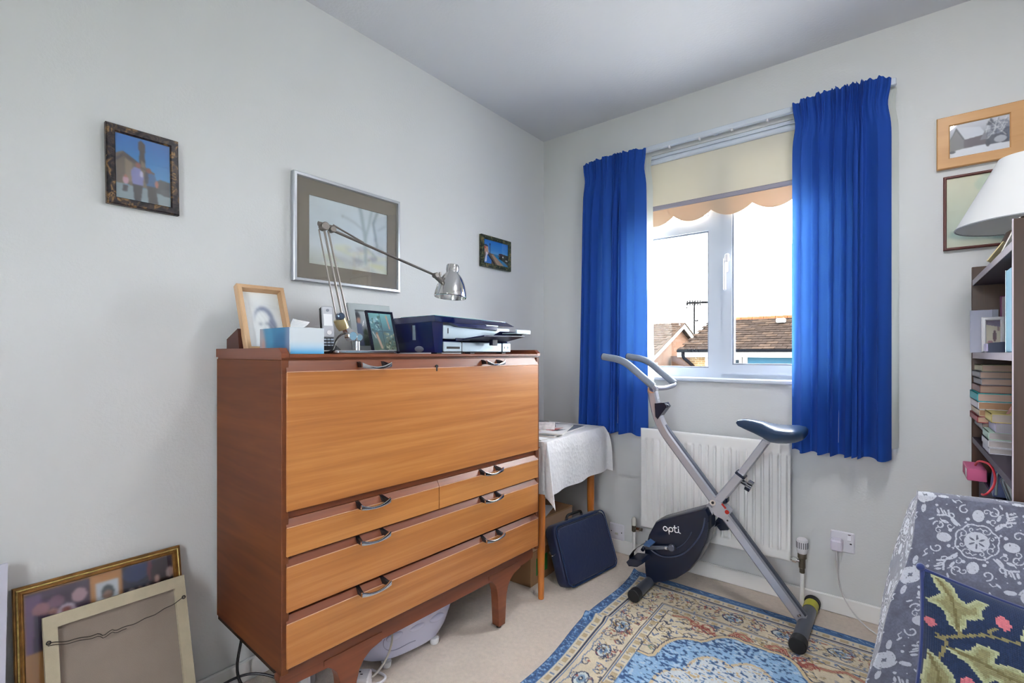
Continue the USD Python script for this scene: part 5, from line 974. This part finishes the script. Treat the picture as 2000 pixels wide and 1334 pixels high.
framed('picture_frame', 'gilt framed collage of photographs standing on the carpet against the left wall', 'picture', gb, (0, 1, 0), ugl, 0.354, hg, 0.020, 0.018, GOLD, pic, lip=0.007, prof=[(0, -0.018), (0, -.007), (.002, -.004), (.0045, -.004), (.0055, -.001), (.0095, -.001), (.0105, -.005), (.0135, -.004), (.0145, -.006), (.0175, -.006), (.020, -.009), (.020, -.018)],
       bead=(.0075, -.0008, pm('pale_gilt', '#d6c07a', 0.3, 0.6, var=0.3, scale=90)))
cb = np.array([0.212, -2.246, 0.004]); ct = np.array([0.066, -2.246, 0.443]); uc = ct - cb; hc = np.linalg.norm(uc); uc /= hc; ncv = np.cross([0, 1, 0], uc)
cv = Thing('stretched_canvas', 'back of a stretched canvas with hanging wire, leaning on the gilt collage', 'canvas', (0.2, -2.09, 0.0))
TC = np.eye(4); TC[:3, 0], TC[:3, 1], TC[:3, 2], TC[:3, 3] = (0, 1, 0), uc, ncv, cb
wC = 0.302
cv.part('stretcher', moved(prism(sbox(0, 0, wC, hc).difference(sbox(.026, .026, wC - .026, hc - .030)), 0.018, 'xy', -0.018), TC), pm('folded_canvas', '#b8ae98', 0.9, var=0.06, scale=30, bump=0.0005, bscale=500))
cv.part('canvas', moved(bx((.004, .004, -0.017), (wC - .004, hc - .004, -0.014)), TC), pm('raw_canvas', '#8e8279', 0.95, var=0.05, scale=12, bump=0.0004, bscale=700))
t = np.linspace(0, 1, 60); r_ = np.random.default_rng(3)
wp = np.c_[.006 + (wC - .012) * t, hc - .060 - .045 * 4 * t * (1 - t) * .55 + 0.0012 * np.sin(40 * t) - .0 * t, np.full(60, 0.004)]
wp[:, 1] += np.interp(t, [0, .33, .36, .42, .45, 1], [0, 0.004, -0.006, 0.006, 0, 0])
cv.part('hanging_wire', cat(moved(tube(wp, .0011, 6), TC), moved(tube(wp[:32] + [0, -.006, 0.001], .0009, 6), TC)), pm('wire', '#4a433f', 0.5, 0.6))
for x in (.008, wC - .008): cv.part('screw_eye', moved(trimesh.creation.torus(.004, .0012, 12, 6), TC @ trimesh.transformations.translation_matrix([x, hc - .06, .004])), STEEL)
pb = Thing('leaning_board', 'edge of a pale lilac board leaning on the wall at the far left', 'board', (0.10, -2.47, 0.0))
kb, kt = np.array([0.135, -2.322, 0.003]), np.array([0.03, -2.303, 0.590]); uk = kt - kb; hk = np.linalg.norm(uk); uk /= hk; rk = np.array([0, -1.0, 0]); rk -= uk * (rk @ uk); rk /= np.linalg.norm(rk); nk = np.cross(uk, rk)
pb.part('board', hull([kb + uk * y * hk + rk * x * .34 + nk * z for x in (0, 1) for y in (0, 1) for z in (0, .014)]), pm('lilac_board', '#c4c4d6', 0.6))

# ------------------------------------------------------------------ bookcase and what stands in it
bc = Thing('bookcase', 'dark rosewood bookcase against the right wall, full of books', 'bookcase', (2.09, -0.42, 0.0))
KX0, KX1, KY0, KY1 = 1.92, 2.24, -0.842, -0.012
EDGE = pm('shelf_edge', '#a59ba3', 0.45)
bc.part('side_panel', bx((KX0, KY0, 0), (KX1, KY0 + 0.018, 1.41), 0.0015), ROSEWOOD); bc.part('side_panel', bx((KX0, KY1 - 0.018, 0), (KX1, KY1, 1.41), 0.0015), ROSEWOOD)
bc.part('edge_strip', bx((KX0 - 0.0012, KY0 - 0.0006, 0.0), (KX0 + 0.001, KY0 + 0.003, 1.41)), pm('pale_edge_strip', '#cfc3d0', 0.4))
bc.part('back_panel', bx((KX1 - 0.006, KY0 + 0.018, 0.05), (KX1, KY1 - 0.018, 1.40)), pm('bookcase_back', '#2a2433', 0.6))
SHZ = (1.362, 1.098, 0.792, 0.46, 0.08)
for z in SHZ:
    p = bc.part('shelf', bx((KX0 + 0.003, KY0 + 0.018, z - 0.020), (KX1 - 0.006, KY1 - 0.018, z)), pm('shelf_plum', '#2d2233', 0.5))
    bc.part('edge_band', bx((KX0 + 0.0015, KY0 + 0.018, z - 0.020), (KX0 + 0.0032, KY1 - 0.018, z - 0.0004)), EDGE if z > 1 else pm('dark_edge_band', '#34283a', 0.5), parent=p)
def book(label, x0, x1, y0, y1, z0, z1, cover, pages='#cdb8a6', spine='x', group=None, cat_='book'):
    """A book lying flat: cover boards and spine on the side facing -x, pages showing towards -y."""
    b = Thing('book', label, cat_, ((x0 + x1) / 2, (y0 + y1) / 2, z0), 0, group)
    c = pm('cover_' + cover[1:], cover, 0.45); t_ = 0.0022
    b.part('cover', cat(bx((x0, y0, z0), (x1, y1, z0 + t_)), bx((x0, y0, z1 - t_), (x1, y1, z1)), bx((x0, y0, z0), (x0 + t_, y1, z1))), c)
    b.part('pages', bx((x0 + t_, y0 + 0.003, z0 + t_), (x1 - 0.004, y1 - 0.003, z1 - t_)), pm('pages_' + pages[1:], pages, 0.85, var=0.06, scale=1.0, stretch=(1, 1, 600)))
    return b
zs = [0.7925, 0.818, 0.843, 0.867, 0.889, 0.911, 0.937, 0.965, 0.991, 1.013, 1.036, 1.058]
cov = ['#3a3440', '#5a5560', '#8d8a90', '#a23a42', '#c9b79c', '#d9d9de', '#22b3bf', '#8a6a6a', '#9a9aa4', '#7f8088', '#b7b08f']
pgs = ['#b39a86', '#b39a86', '#b9a898', '#c0a48e', '#b58e70', '#b58e70', '#c9aba0', '#b99c8c', '#c6aca0', '#b79f92', '#c9b0a4']
nm = ['lowest book, charcoal, of the pile at the far end of the bookcase shelf', 'second lowest book, dark grey, of the pile at the far end of the shelf', 'grey book under the red one in the far pile', 'red-spined book in the far pile of paperbacks', 'tan-spined book between the red and white ones in the far pile', 'white-spined book under the teal one in the far pile',
      'teal-spined paperback in the middle of the far pile', 'brown paperback directly on the teal one', 'silver-grey paperback third from the top of the far pile', 'grey paperback second from the top of the far pile', 'olive-spined paperback on top of the far pile under the shelf']
for k in range(11):
    back = 0.05 if k < 2 else (0.012 if k == 2 else 0.0); j_ = [0, 0, .0, .0, .004, .002, .0, .006, .010, .006, .012][k]
    book(nm[k], 1.914 + back + j_, 2.095 + back, -0.250 + back * .5 + [0, 0, 0, 0, 0, 0, 0, .006, .01, .004, .012][k], -0.035, zs[k], zs[k + 1] - 0.0008, cov[k], pgs[k])
z2 = [0.7925, 0.812, 0.834, 0.858, 0.886, 0.914]; cv2 = ['#cfd0dc', '#d9dbe4', '#b5d3c4', '#b9b2cc', '#d8c77c']; pg2 = ['#b9b2b4', '#bdb6b8', '#b7b0b2', '#b8b6c0', '#c4b8b2']
n2 = ['white paperback at the bottom of the nearer pile in the bookcase', 'white paperback second from the bottom of the nearer pile', 'mint green paperback in the middle of the nearer pile', 'lilac paperback under the yellow one in the nearer pile', 'yellow-spined paperback on top of the nearer pile']
for k in range(5): book(n2[k], [1.924, 1.922, 1.924, 1.938, 1.93][k], 2.09, -0.415 + [0, .0, .01, .0, .01][k], -0.275, z2[k], z2[k + 1] - 0.0008, cv2[k], pg2[k])
rc = Thing('bookmark_card', 'thin red and white card leaning on the nearer pile of paperbacks', 'card', (1.98, -0.40, 0.914))
rc.part('card', hull([(1.962, -0.40, 0.9145), (1.970, -0.40, 0.9145), (1.998, -0.385, 0.985), (2.006, -0.385, 0.985), (1.962, -0.398, 0.9145), (2.006, -0.383, 0.985)]), pm('card_red_white', '#d79a94', 0.5, var=0.4, scale=40))
bf_ = Thing('box_file', 'light blue box file standing at the near end of the bookcase shelf', 'box file', (2.05, -0.71, 1.098))
bf_.part('body', bx((1.936, -0.806, 1.0985), (2.19, -0.615, 1.318), 0.003), pm('light_blue_card', '#8cc3dc', 0.5)); bf_.part('pale_edge', bx((1.935, -0.6155, 1.0985), (2.19, -0.610, 1.318)), pm('pale_blue_white', '#dbe8ef', 0.5))
pic = Print(.03, .08, .0015, '#cdc6b4').poly([(0, .85), (1, .75), (1, 1), (0, 1)], '#5c4a6c').ell(.6, .45, .12, .2, '#6d4a54').ell(.3, .2, .2, .1, '#a4707a').ell(.85, .7, .1, .08, '#8a6e70')
framed('photo_frame', 'small white photo frame on the bookcase shelf', 'photo frame', (1.930, -0.20, 1.0987), (1, 0, 0), (0, 0.0601, 0.99819), 0.056, 0.118, 0.011, 0.016, pm('white_frame', '#dcdde4', 0.4), pic)
cd = Thing('greeting_card', 'grey-white card standing at the far end of the bookcase shelf', 'card', (1.94, -0.06, 1.098))
cd.part('card', cat(bx((1.912, -0.062, 1.0985), (1.985, -0.060, 1.250)), moved(bx((0, -0.0015, 0), (0.06, 0, 0.15)), rot((0, 0, 1), -28) + np.array([[0, 0, 0, 1.914], [0, 0, 0, -0.06], [0, 0, 0, 1.0985], [0, 0, 0, 0]]))), pm('grey_card', '#b4b8cc', 0.5))
book('tall purple book standing behind the small white frame', 1.985, 2.11, -0.115, -0.090, 1.0985, 1.292, '#7d2f6b', '#cfc4cc')
dv = Thing('card_reader', 'small dark blue gadget in front of the white frame on the shelf', 'gadget', (1.945, -0.34, 1.098))
dv.part('body', hull([(x, y, z) for y in (-0.37, -0.31) for x, z in ((1.926, 1.0985), (1.975, 1.0985), (1.972, 1.132), (1.930, 1.128))]), pm('navy_gadget', '#18274e', 0.3)); dv.part('end_cap', bx((1.9235, -0.371, 1.102), (1.9275, -0.309, 1.126), 0.001), pm('lilac_metal', '#b9b3da', 0.3))
# lower shelf clutter
sb = Thing('storage_box', 'dark navy storage box on the lower bookcase shelf', 'box', (2.06, -0.35, 0.46))
sb.part('body', bx((1.935, -0.60, 0.461), (2.20, -0.06, 0.665), 0.004), pm('navy_box', '#241f3d', 0.6)); sb.part('lid', bx((1.931, -0.604, 0.655), (2.204, -0.056, 0.672), 0.003), pm('navy_box', '#241f3d', 0.6))
pk = Thing('pink_box', 'small pink carton with a white label sticking out of the bookcase', 'box', (1.93, -0.22, 0.672))
pk.part('carton', bx((1.890, -0.245, 0.6725), (1.938, -0.10, 0.712), 0.002), pm('pink_card', '#cf5f8e', 0.5)); pk.part('label', bx((1.8892, -0.225, 0.679), (1.8902, -0.19, 0.706)), WHITE_PL)
gg = Thing('gadget_pouch', 'blue-grey gadget pouch with silver trim beside the pink carton', 'pouch', (1.99, -0.45, 0.672))
gg.part('body', hull([(1.928, -0.46, 0.675), (1.934, -0.34, 0.675), (2.03, -0.46, 0.675), (2.03, -0.34, 0.675), (1.936, -0.45, 0.752), (1.94, -0.35, 0.758), (2.03, -0.45, 0.728), (2.03, -0.35, 0.728)]), pm('blue_grey_pouch', '#4a5a8c', 0.45)); gg.part('trim', tube(rounded([(1.934, -0.462, 0.68), (1.938, -0.455, 0.754), (2.0, -0.456, 0.738)], 0.02), .003, 8), pm('silver_trim', '#9fb0b4', 0.3, 0.5)); gg.part('paper_label', bx((1.955, -0.4645, 0.70), (1.985, -0.461, 0.732)), WHITE_PL)
solo('red_cable', tube(smoothpath([(1.905, -0.30, 0.735), (1.907, -0.36, 0.758), (1.916, -0.42, 0.786 - .02), (1.925, -0.45, 0.762), (1.93, -0.475, 0.72), (1.915, -0.49, 0.69), (1.905, -0.46, 0.677)], 40), .0032, 8), pm('red_cable_plastic', '#d12a3c', 0.4), 'bright red cable looped over the gadget pouch', 'cable')
wb = Thing('white_tablet', 'white rounded tablet with grey edge leaning in the bookcase', 'tablet', (1.98, -0.56, 0.672))
wm = rot((0, 1, 0), 0) @ trimesh.transformations.euler_matrix(math.radians(78), math.radians(-15), 0) ; wm[:3, 3] = (1.952, -0.535, 0.674)
wb.part('body', moved(rslab(.075, .074, .012, .012, .002, -.006), wm), pm('grey_green_edge', '#6f7f8e', 0.35), smooth=40); wb.part('face', moved(rslab(.066, .065, .004, .010, .001, .0045), wm @ trimesh.transformations.translation_matrix([.0045, .0045, 0])), pm('white_face', '#e2e4ec', 0.35), smooth=40)
gc = Thing('grey_card_box', 'pale grey folded carton below the red cable', 'carton', (1.95, -0.66, 0.46))
gc.part('body', hull([(1.925, -0.72, 0.461), (2.02, -0.72, 0.461), (1.925, -0.62, 0.461), (2.02, -0.62, 0.461), (1.945, -0.70, 0.66), (1.955, -0.66, 0.665), (2.01, -0.70, 0.60)]), pm('pale_grey_card', '#b3c0cc', 0.5))
# on top of the bookcase
tl = Thing('table_lamp', 'table lamp with a white cone shade on top of the bookcase', 'lamp', (2.02, -0.30, 1.362))
ctr = np.array([2.02, -0.292, 0.0])
tl.part('base', lathe([(0.0, 1.3625), (0.055, 1.3625), (0.058, 1.370), (0.045, 1.385), (0.052, 1.41), (0.058, 1.44), (0.045, 1.475), (0.018, 1.495), (0.014, 1.52), (0.0, 1.52)], 32, ctr), pm('lamp_ceramic', '#6d5a50', 0.3))
tl.part('shade', lathe([(0.165, 1.498), (0.062, 1.706), (0.060, 1.706), (0.163, 1.498)], 64, ctr, cap=False), cloth('lamp_shade', '#f0f2f4', 0.35, sheen=0.0, bump=0.0002, bscale=800), smooth=40)
tl.part('shade_rim', tube(np.array([ctr + [0.164 * math.cos(q), 0.164 * math.sin(q), 1.498] for q in np.linspace(0, 2 * np.pi, 64)]), .0022, 6), pm('grey_trim', '#9ba0a8', 0.6))
tl.part('spider', cat(*[cyl(ctr + [0, 0, 1.69], ctr + [0.061 * math.cos(q), 0.061 * math.sin(q), 1.70], .0015, n=6) for q in (0, 2.1, 4.2)], cyl(ctr + [0, 0, 1.52], ctr + [0, 0, 1.69], .004, n=8)), CHROME); tl.part('bulb', moved(trimesh.creation.icosphere(3, .028), ctr + [0, 0, 1.575]), pm('frosted_bulb', '#e8e8e4', 0.4))
for k, (y, z, c, lab) in enumerate(((-.71, .105, '#d9d6cc', 'cream envelope leaning on the bookcase top, nearest the camera'), (-.565, .085, '#e3e2de', 'white letter leaning on the bookcase top behind the cream envelope'), (-.425, .050, '#d2c79a', 'yellowish card lying on the bookcase top'))):
    e_ = Thing('envelope', lab, 'envelope', (1.98, y, 1.3625), -8 * k)
    e_.part('paper', hull([(-.045, -.10, 0), (-.042, -.10, 0), (-.045, .02, 0), (-.042, .02, 0), (-.012, -.10, z), (-.009, -.10, z), (-.012, .02, z), (-.009, .02, z)]), pm('paper_' + c[1:], c, 0.7, var=0.05, scale=30), local=True)
    if k == 0: e_.part('printed_stamp', hull([(-.0405, -.03, .012), (-.0405, -.01, .012), (-.026, -.03, .055), (-.026, -.01, .055), (-.044, -.03, .012), (-.03, -.01, .055)]), pm('stamp_brown', '#8d6a55', 0.7), local=True)
cdd = Thing('postcard', 'white card sticking up beside the near bookcase panel', 'card', (1.975, -0.815, 1.3625), -4)
cdd.part('card', hull([(-.03, -.006, 0), (.06, -.006, 0), (-.03, -.003, 0), (.06, -.003, 0), (-.022, .002, .095), (.06, .002, .095), (-.022, .005, .095), (.06, .005, .095)]), pm('card_plain', '#dbd8e0', 0.6), local=True)

# ------------------------------------------------------------------ chair, throw and cushion
chr_ = Thing('chair', 'low upright chair hidden under the grey and white throw', 'chair', (2.0, -1.15, 0.0))
chr_.part('back', hull([(1.79, -0.945, 0.26), (2.25, -0.90, 0.26), (1.79, -0.90, 0.26), (2.25, -0.87, 0.26), (1.785, -0.938, 0.745), (2.25, -0.885, 0.745), (1.785, -0.905, 0.745), (2.25, -0.865, 0.745)]), pm('chair_fabric', '#5a5a66', 0.9))
chr_.part('seat', bx((1.75, -1.42, 0.19), (2.26, -0.93, 0.255), 0.02), pm('chair_fabric', '#5a5a66', 0.9))
for x, y in ((1.78, -1.38), (2.22, -1.38), (1.80, -0.93), (2.22, -0.91)): chr_.part('leg', cyl((x, y, 0.011), (x, y, 0.21), .016, .02), ORANGE_WOOD)
ridge = np.array([(1.748, -.978, .771), (1.744, -.987, .745), (1.737, -1.012, .667), (1.724, -1.035, .613), (1.701, -1.079, .56), (1.689, -1.101, .511), (1.679, -1.122, .451), (1.653, -1.156, .38), (1.62, -1.175, .2), (1.59, -1.185, .03)])
outer = np.array([(1.749, -.952, .765), (1.733, -.925, .735), (1.715, -.921, .66), (1.70, -.927, .602), (1.681, -.942, .496), (1.675, -.946, .44), (1.669, -.951, .388), (1.648, -.994, .291), (1.615, -1.0, .15), (1.59, -1.0, .03)])
right = np.array([(2.28, -.935, .778), (2.28, -.95, .745), (2.28, -.965, .667), (2.28, -.98, .613), (2.28, -.99, .56), (2.28, -1.0, .511), (2.28, -1.01, .451), (2.28, -1.03, .36), (2.28, -1.15, .285), (2.28, -1.40, .275)])
def resample(c, n):
    s = np.r_[0, np.cumsum(np.linalg.norm(np.diff(ridge, axis=0), axis=1))]; s /= s[-1]; q = np.linspace(0, 1, n); return np.stack([np.interp(q, s, c[:, k]) for k in range(3)], 1)
NT, NS, NB = 240, 190, 50
from scipy.ndimage import gaussian_filter1d
Rg, Og, Rt = (gaussian_filter1d(resample(c, NT), 4, axis=0, mode='nearest') for c in (ridge, outer, right))
s = np.linspace(0, 1, NS)[None, :, None]; Fr = Rg[:, None] * (1 - s) + Rt[:, None] * s
fold = 0.006 * np.sin(s[..., 0] * 22 + 2 * np.linspace(0, 3, NT)[:, None]) * np.linspace(0.1, 1, NT)[:, None] * np.minimum(1, 6 * s[..., 0]); Fr[..., 1] -= fold
Fr[..., 1] -= 0.016 * np.exp(-(s[..., 0] / 0.03) ** 2) * np.linspace(0.3, 1, NT)[:, None]
b_ = np.linspace(1, 0, NB)[None, :-1, None]; Sd = Rg[:, None] * (1 - b_) + Og[:, None] * b_
Sd[..., 0] += 0.010 * np.sin(np.pi * b_[..., 0]) * np.linspace(0, 1, NT)[:, None]
All = np.concatenate([Sd, Fr], 1)
# over the top and down behind
top = []
for k, (dy, dz) in enumerate(((.072, -.30), (.066, -.12), (.060, -.03), (.048, -.006), (.032, .003), (.018, .005), (.008, .003))):
    r = All[0].copy(); f_ = np.clip((r[:, 0] - 1.70) / 0.1, 0, 1); gap = np.clip((-0.862 - r[:, 1]) / 0.09, 0.3, 1)
    r[:, 1] += dy * gap; r[:, 2] += dz; top.append(r)
Sheet = np.concatenate([np.array(top), All], 0)
arc_u = np.concatenate([[0], np.cumsum(np.linalg.norm(np.diff(Sheet[60], axis=0), axis=1))]); arc_u -= arc_u[NB - 1]
arc_v = np.concatenate([[0], np.cumsum(np.linalg.norm(np.diff(Sheet[:, NB + 60], axis=0), axis=1))]); arc_v -= arc_v[7]
U_, V_ = np.meshgrid(arc_u, arc_v)
# woven pattern: floral medallions in white on a grey ground
def quad(shape): return [affinity.rotate(shape, q, origin=(0, 0)) for q in (0, 90, 180, 270)]
S = []
core = Point(0, 0).buffer(.021)
for q in range(6): core = core.difference(affinity.translate(affinity.rotate(affinity.scale(Point(0, 0).buffer(1), .0055, .0018), q * 60 + 30), .0095 * math.cos(math.radians(q * 60 + 30)), .0095 * math.sin(math.radians(q * 60 + 30))))
S.append(core)
ringp = [(r_ * math.cos(t), r_ * math.sin(t)) for t in np.linspace(0, 2 * np.pi, 200) for r_ in [.034 + .0035 * abs(math.sin(4 * t))]]; S.append(LineString(ringp).buffer(.0013))
for sh_ in (affinity.translate(affinity.scale(Point(0, 0).buffer(1), .013, .010), .056, 0), Polygon([(.068, 0), (.060, .008), (.046, 0), (.060, -.008)]), affinity.translate(Point(0, 0).buffer(.0035), .046, .017), affinity.translate(Point(0, 0).buffer(.0035), .046, -.017), affinity.translate(affinity.rotate(affinity.scale(Point(0, 0).buffer(1), .010, .004), 50), .040, .036), affinity.translate(affinity.rotate(affinity.scale(Point(0, 0).buffer(1), .007, .003), 20), .056, .034),
            affinity.translate(spiral(.011, .9, .0013), .066, .024), affinity.translate(spiral(.011, .9, .0013, -1), .066, -.024), LineString([(.03, .03), (.045, .045), (.06, .05), (.066, .062)]).buffer(.0015), LineString([(.05, .048), (.052, .06)]).buffer(.002), LineString([(.058, .048), (.07, .046)]).buffer(.002), affinity.translate(affinity.rotate(affinity.scale(Point(0, 0).buffer(1), .006, .0025), 70), .07, .055)): S += quad(sh_)
r8 = np.random.default_rng(21)
for k in range(18):
    a_, d_ = r8.uniform(0, 2 * np.pi), r8.uniform(.026, .094); p_ = (d_ * math.cos(a_), d_ * math.sin(a_))
    sh_ = [spiral(r8.uniform(.004, .008), .9, .0009, r8.choice([-1, 1])), Point(0, 0).buffer(r8.uniform(.0012, .0024)), affinity.rotate(affinity.scale(Point(0, 0).buffer(1), .006, .0018), r8.uniform(0, 180)), LineString([(-.006, -.002), (0, .003), (.006, -.001)]).buffer(.0009)][k % 4]
    S += quad(affinity.translate(sh_, *p_))
motif = shapely.union_all(S)
corner = shapely.union_all([affinity.scale(affinity.translate(shapely.union_all(quad(spiral(.02, 1.0, .0018))), 0, 0), 1, 1), Point(0, 0).buffer(.014).difference(Point(0, 0).buffer(.008))] + quad(affinity.translate(affinity.scale(Point(0, 0).buffer(1), .010, .005), .034, 0)) + quad(affinity.translate(Point(0, 0).buffer(.003), .024, .024)))
PX, PY = .195, .185
def tile(U, V):
    u1, v1 = (U + PX / 2) % PX - PX / 2, (V + PY / 2) % PY - PY / 2; u2, v2 = U % PX - PX / 2, V % PY - PY / 2
    return shapely.contains_xy(motif, u1, v1) | shapely.contains_xy(corner, u2, v2)
shapely.prepare(motif); shapely.prepare(corner)
# refine the sheet for the weave
from scipy.ndimage import zoom
Z_ = (3, 3); big = np.stack([zoom(Sheet[..., k], Z_, order=1) for k in range(3)], -1); Ub, Vb = zoom(U_, Z_, order=1), zoom(V_, Z_, order=1)
mask = tile(Ub - .112, Vb - .088); n1 = meshkit.noise(np.stack([Ub * 420, Vb * 420, 0 * Ub], -1), 2); n2_ = meshkit.fbm(np.stack([Ub * 60, Vb * 60, 0 * Ub], -1), 3, 4)
base_c = lin('#66697c') * (0.72 + 0.5 * n1 * n2_ + .25 * n2_)[..., None]; colT = np.where((mask & (n1 > .08))[..., None], lin('#bfc3d0') * (0.92 + .12 * n1)[..., None], base_c)
m_, f_ = grid(big)
solo('throw', (m_, f_), printed('jacquard_throw', 0.9, sheen=0.25, bump=0.0008, bscale=900), 'grey and white floral jacquard throw covering the chair', 'throw', smooth=True, col=colT.reshape(-1, 3))

# cushion: needlepoint leaves on navy
cu = Thing('cushion', 'navy needlepoint cushion with green leaves and pink berries on the chair', 'cushion', (1.90, -1.22, 0.30))
rv = np.array([0.985, 0.07, -0.155]); rv /= np.linalg.norm(rv); dv_ = np.array([-0.13, -0.40, -0.90]); dv_ -= rv * (dv_ @ rv); dv_ /= np.linalg.norm(dv_); nv = np.cross(dv_, rv)
if nv[1] > 0: nv = -nv
TL = np.array([1.750, -1.140, 0.649]); CS = 0.40; NSt = 124
def toSt(pts): return Polygon([((x - (400 - max(0, (y - 620)) * .12)) / 10.4, (y - (606 + .285 * (x - 400))) / 10.6) for x, y in pts]).buffer(0)
def lnSt(pts, w): return LineString([((x - (400 - max(0, (y - 620)) * .12)) / 10.4, (y - (606 + .285 * (x - 400))) / 10.6) for x, y in pts]).buffer(w)
leaves = [[(440, 630), (500, 640), (540, 680), (555, 750), (590, 775), (640, 740), (700, 755), (650, 800), (650, 850), (570, 870), (560, 910), (520, 950), (480, 910), (470, 850), (440, 810), (385, 785), (440, 755), (470, 735), (450, 690)],
          [(900, 800), (925, 840), (900, 895), (1000, 880), (1090, 890), (1200, 930), (1090, 995), (1010, 1000), (1075, 1065), (980, 1070), (920, 1010), (880, 960), (795, 930), (830, 850)],
          [(600, 990), (650, 1000), (695, 1025), (660, 1085), (750, 1085), (830, 1130), (875, 1190), (800, 1200), (730, 1225), (660, 1180), (615, 1215), (560, 1140), (540, 1110), (440, 1045), (560, 1040)],
          [(365, 1075), (420, 1120), (480, 1200), (480, 1290), (430, 1340), (370, 1340), (325, 1250), (345, 1180)], [(280, 1300), (340, 1275), (400, 1300), (420, 1400), (300, 1400)],
          [(1150, 1150), (1250, 1180), (1330, 1260), (1240, 1300), (1130, 1240)], [(1000, 1450), (1100, 1420), (1200, 1500), (1100, 1560)], [(500, 1450), (620, 1430), (700, 1520), (560, 1560)]]
veins = [[(470, 650), (520, 760), (520, 930)], [(880, 830), (880, 920), (1010, 940), (1090, 945)], [(470, 1045), (600, 1090), (720, 1150), (850, 1185)], [(375, 1100), (410, 1200), (400, 1330)]]
stems = [[(415, 1000), (520, 970), (640, 935), (790, 950)], [(525, 970), (525, 920)], [(460, 1010), (420, 1110)], [(660, 920), (700, 885)], [(415, 975), (440, 1000)]]
gj, gi = np.meshgrid(np.arange(NSt) + .5, np.arange(NSt) + .5)
stc = np.empty((NSt, NSt, 3)); stc[:] = lin('#12294f')
r5 = np.random.default_rng(7)
def pnt(shape, c):
    stc[shapely.contains_xy(shape, gj, gi)] = lin(c)
for l in leaves:
    p = toSt(l); pnt(p, '#a9ad8c'); pnt(p.buffer(-1.3), '#999c78'); pnt(p.buffer(-2.6), '#86835f')
for v in veins: pnt(lnSt(v, .8), '#6f6743')
for v in stems: pnt(lnSt(v, .75), '#857d57')
for x, y, r in ((738, 850, 3.6), (395, 915, 2.6), (540, 1225, 3.4), (1010, 1290, 3.2)): pnt(Point(((x - (400 - max(0, (y - 620)) * .12)) / 10.4, (y - (606 + .285 * (x - 400))) / 10.6)).buffer(r), '#c9717c')
pnt(toSt([(820, 1260), (900, 1230), (960, 1270), (1020, 1330), (1010, 1440), (850, 1440)]), '#b7b1a6'); pnt(lnSt([(900, 1280), (930, 1285)], 1.0), '#8d2f3c'); pnt(toSt([(470, 1320), (830, 1290), (830, 1400), (480, 1400)]), '#a8a298')
stc *= r5.uniform(.88, 1.1, (NSt, NSt, 1))
K = 4; NG = NSt * K; q = np.linspace(0, 1, NG + 1); sg, tg = np.meshgrid(q, q)
bul = lambda s_, t_: 0.058 * np.clip(1 - np.abs(2 * s_ - 1) ** 3.2, 0, 1) ** .62 * np.clip(1 - np.abs(2 * t_ - 1) ** 3.2, 0, 1) ** .62
def pillow(s_, t_, sign):
    inx = 0.016 * np.sin(np.pi * t_) * (1 - 2 * s_); iny = 0.016 * np.sin(np.pi * s_) * (1 - 2 * t_)
    return TL + rv * (s_ * CS + inx)[..., None] + dv_ * (t_ * CS + iny)[..., None] + nv * (sign * bul(s_, t_))[..., None]
front_ = pillow(sg, tg, 1); stitch = np.abs(np.sin(np.pi * sg * NSt)) * np.abs(np.sin(np.pi * tg * NSt)); front_ += nv * (0.0016 * stitch)[..., None]
ci = np.minimum((q * NSt).astype(int), NSt - 1); colC = stc[ci][:, ci]
vF, fF = grid(front_)
cu.part('needlepoint_front', (vF, fF), printed('wool_needlepoint', 0.85, sheen=0.2), smooth=True, col=colC.reshape(-1, 3))
qb = np.linspace(0, 1, 60); sb_, tb_ = np.meshgrid(qb, qb); vB, fB = grid(pillow(sb_, tb_, -1)); cu.part('back', (vB, fB[:, ::-1]), pm('navy_velvet', '#142a66', 0.8, sheen=0.5), smooth=True)
e = np.linspace(0, 1, 40); edge = np.concatenate([pillow(e, 0 * e, 0), pillow(0 * e + 1, e, 0)[1:], pillow(e[::-1], 0 * e + 1, 0)[1:], pillow(0 * e, e[::-1], 0)[1:]])
cu.part('piping', tube(edge, .0045, 8), pm('navy_velvet', '#142a66', 0.8, sheen=0.5)); cu.part('corner_tuft', moved(trimesh.creation.icosphere(2, .008), TL - dv_ * .003 - rv * .003), pm('navy_velvet', '#142a66', 0.8))
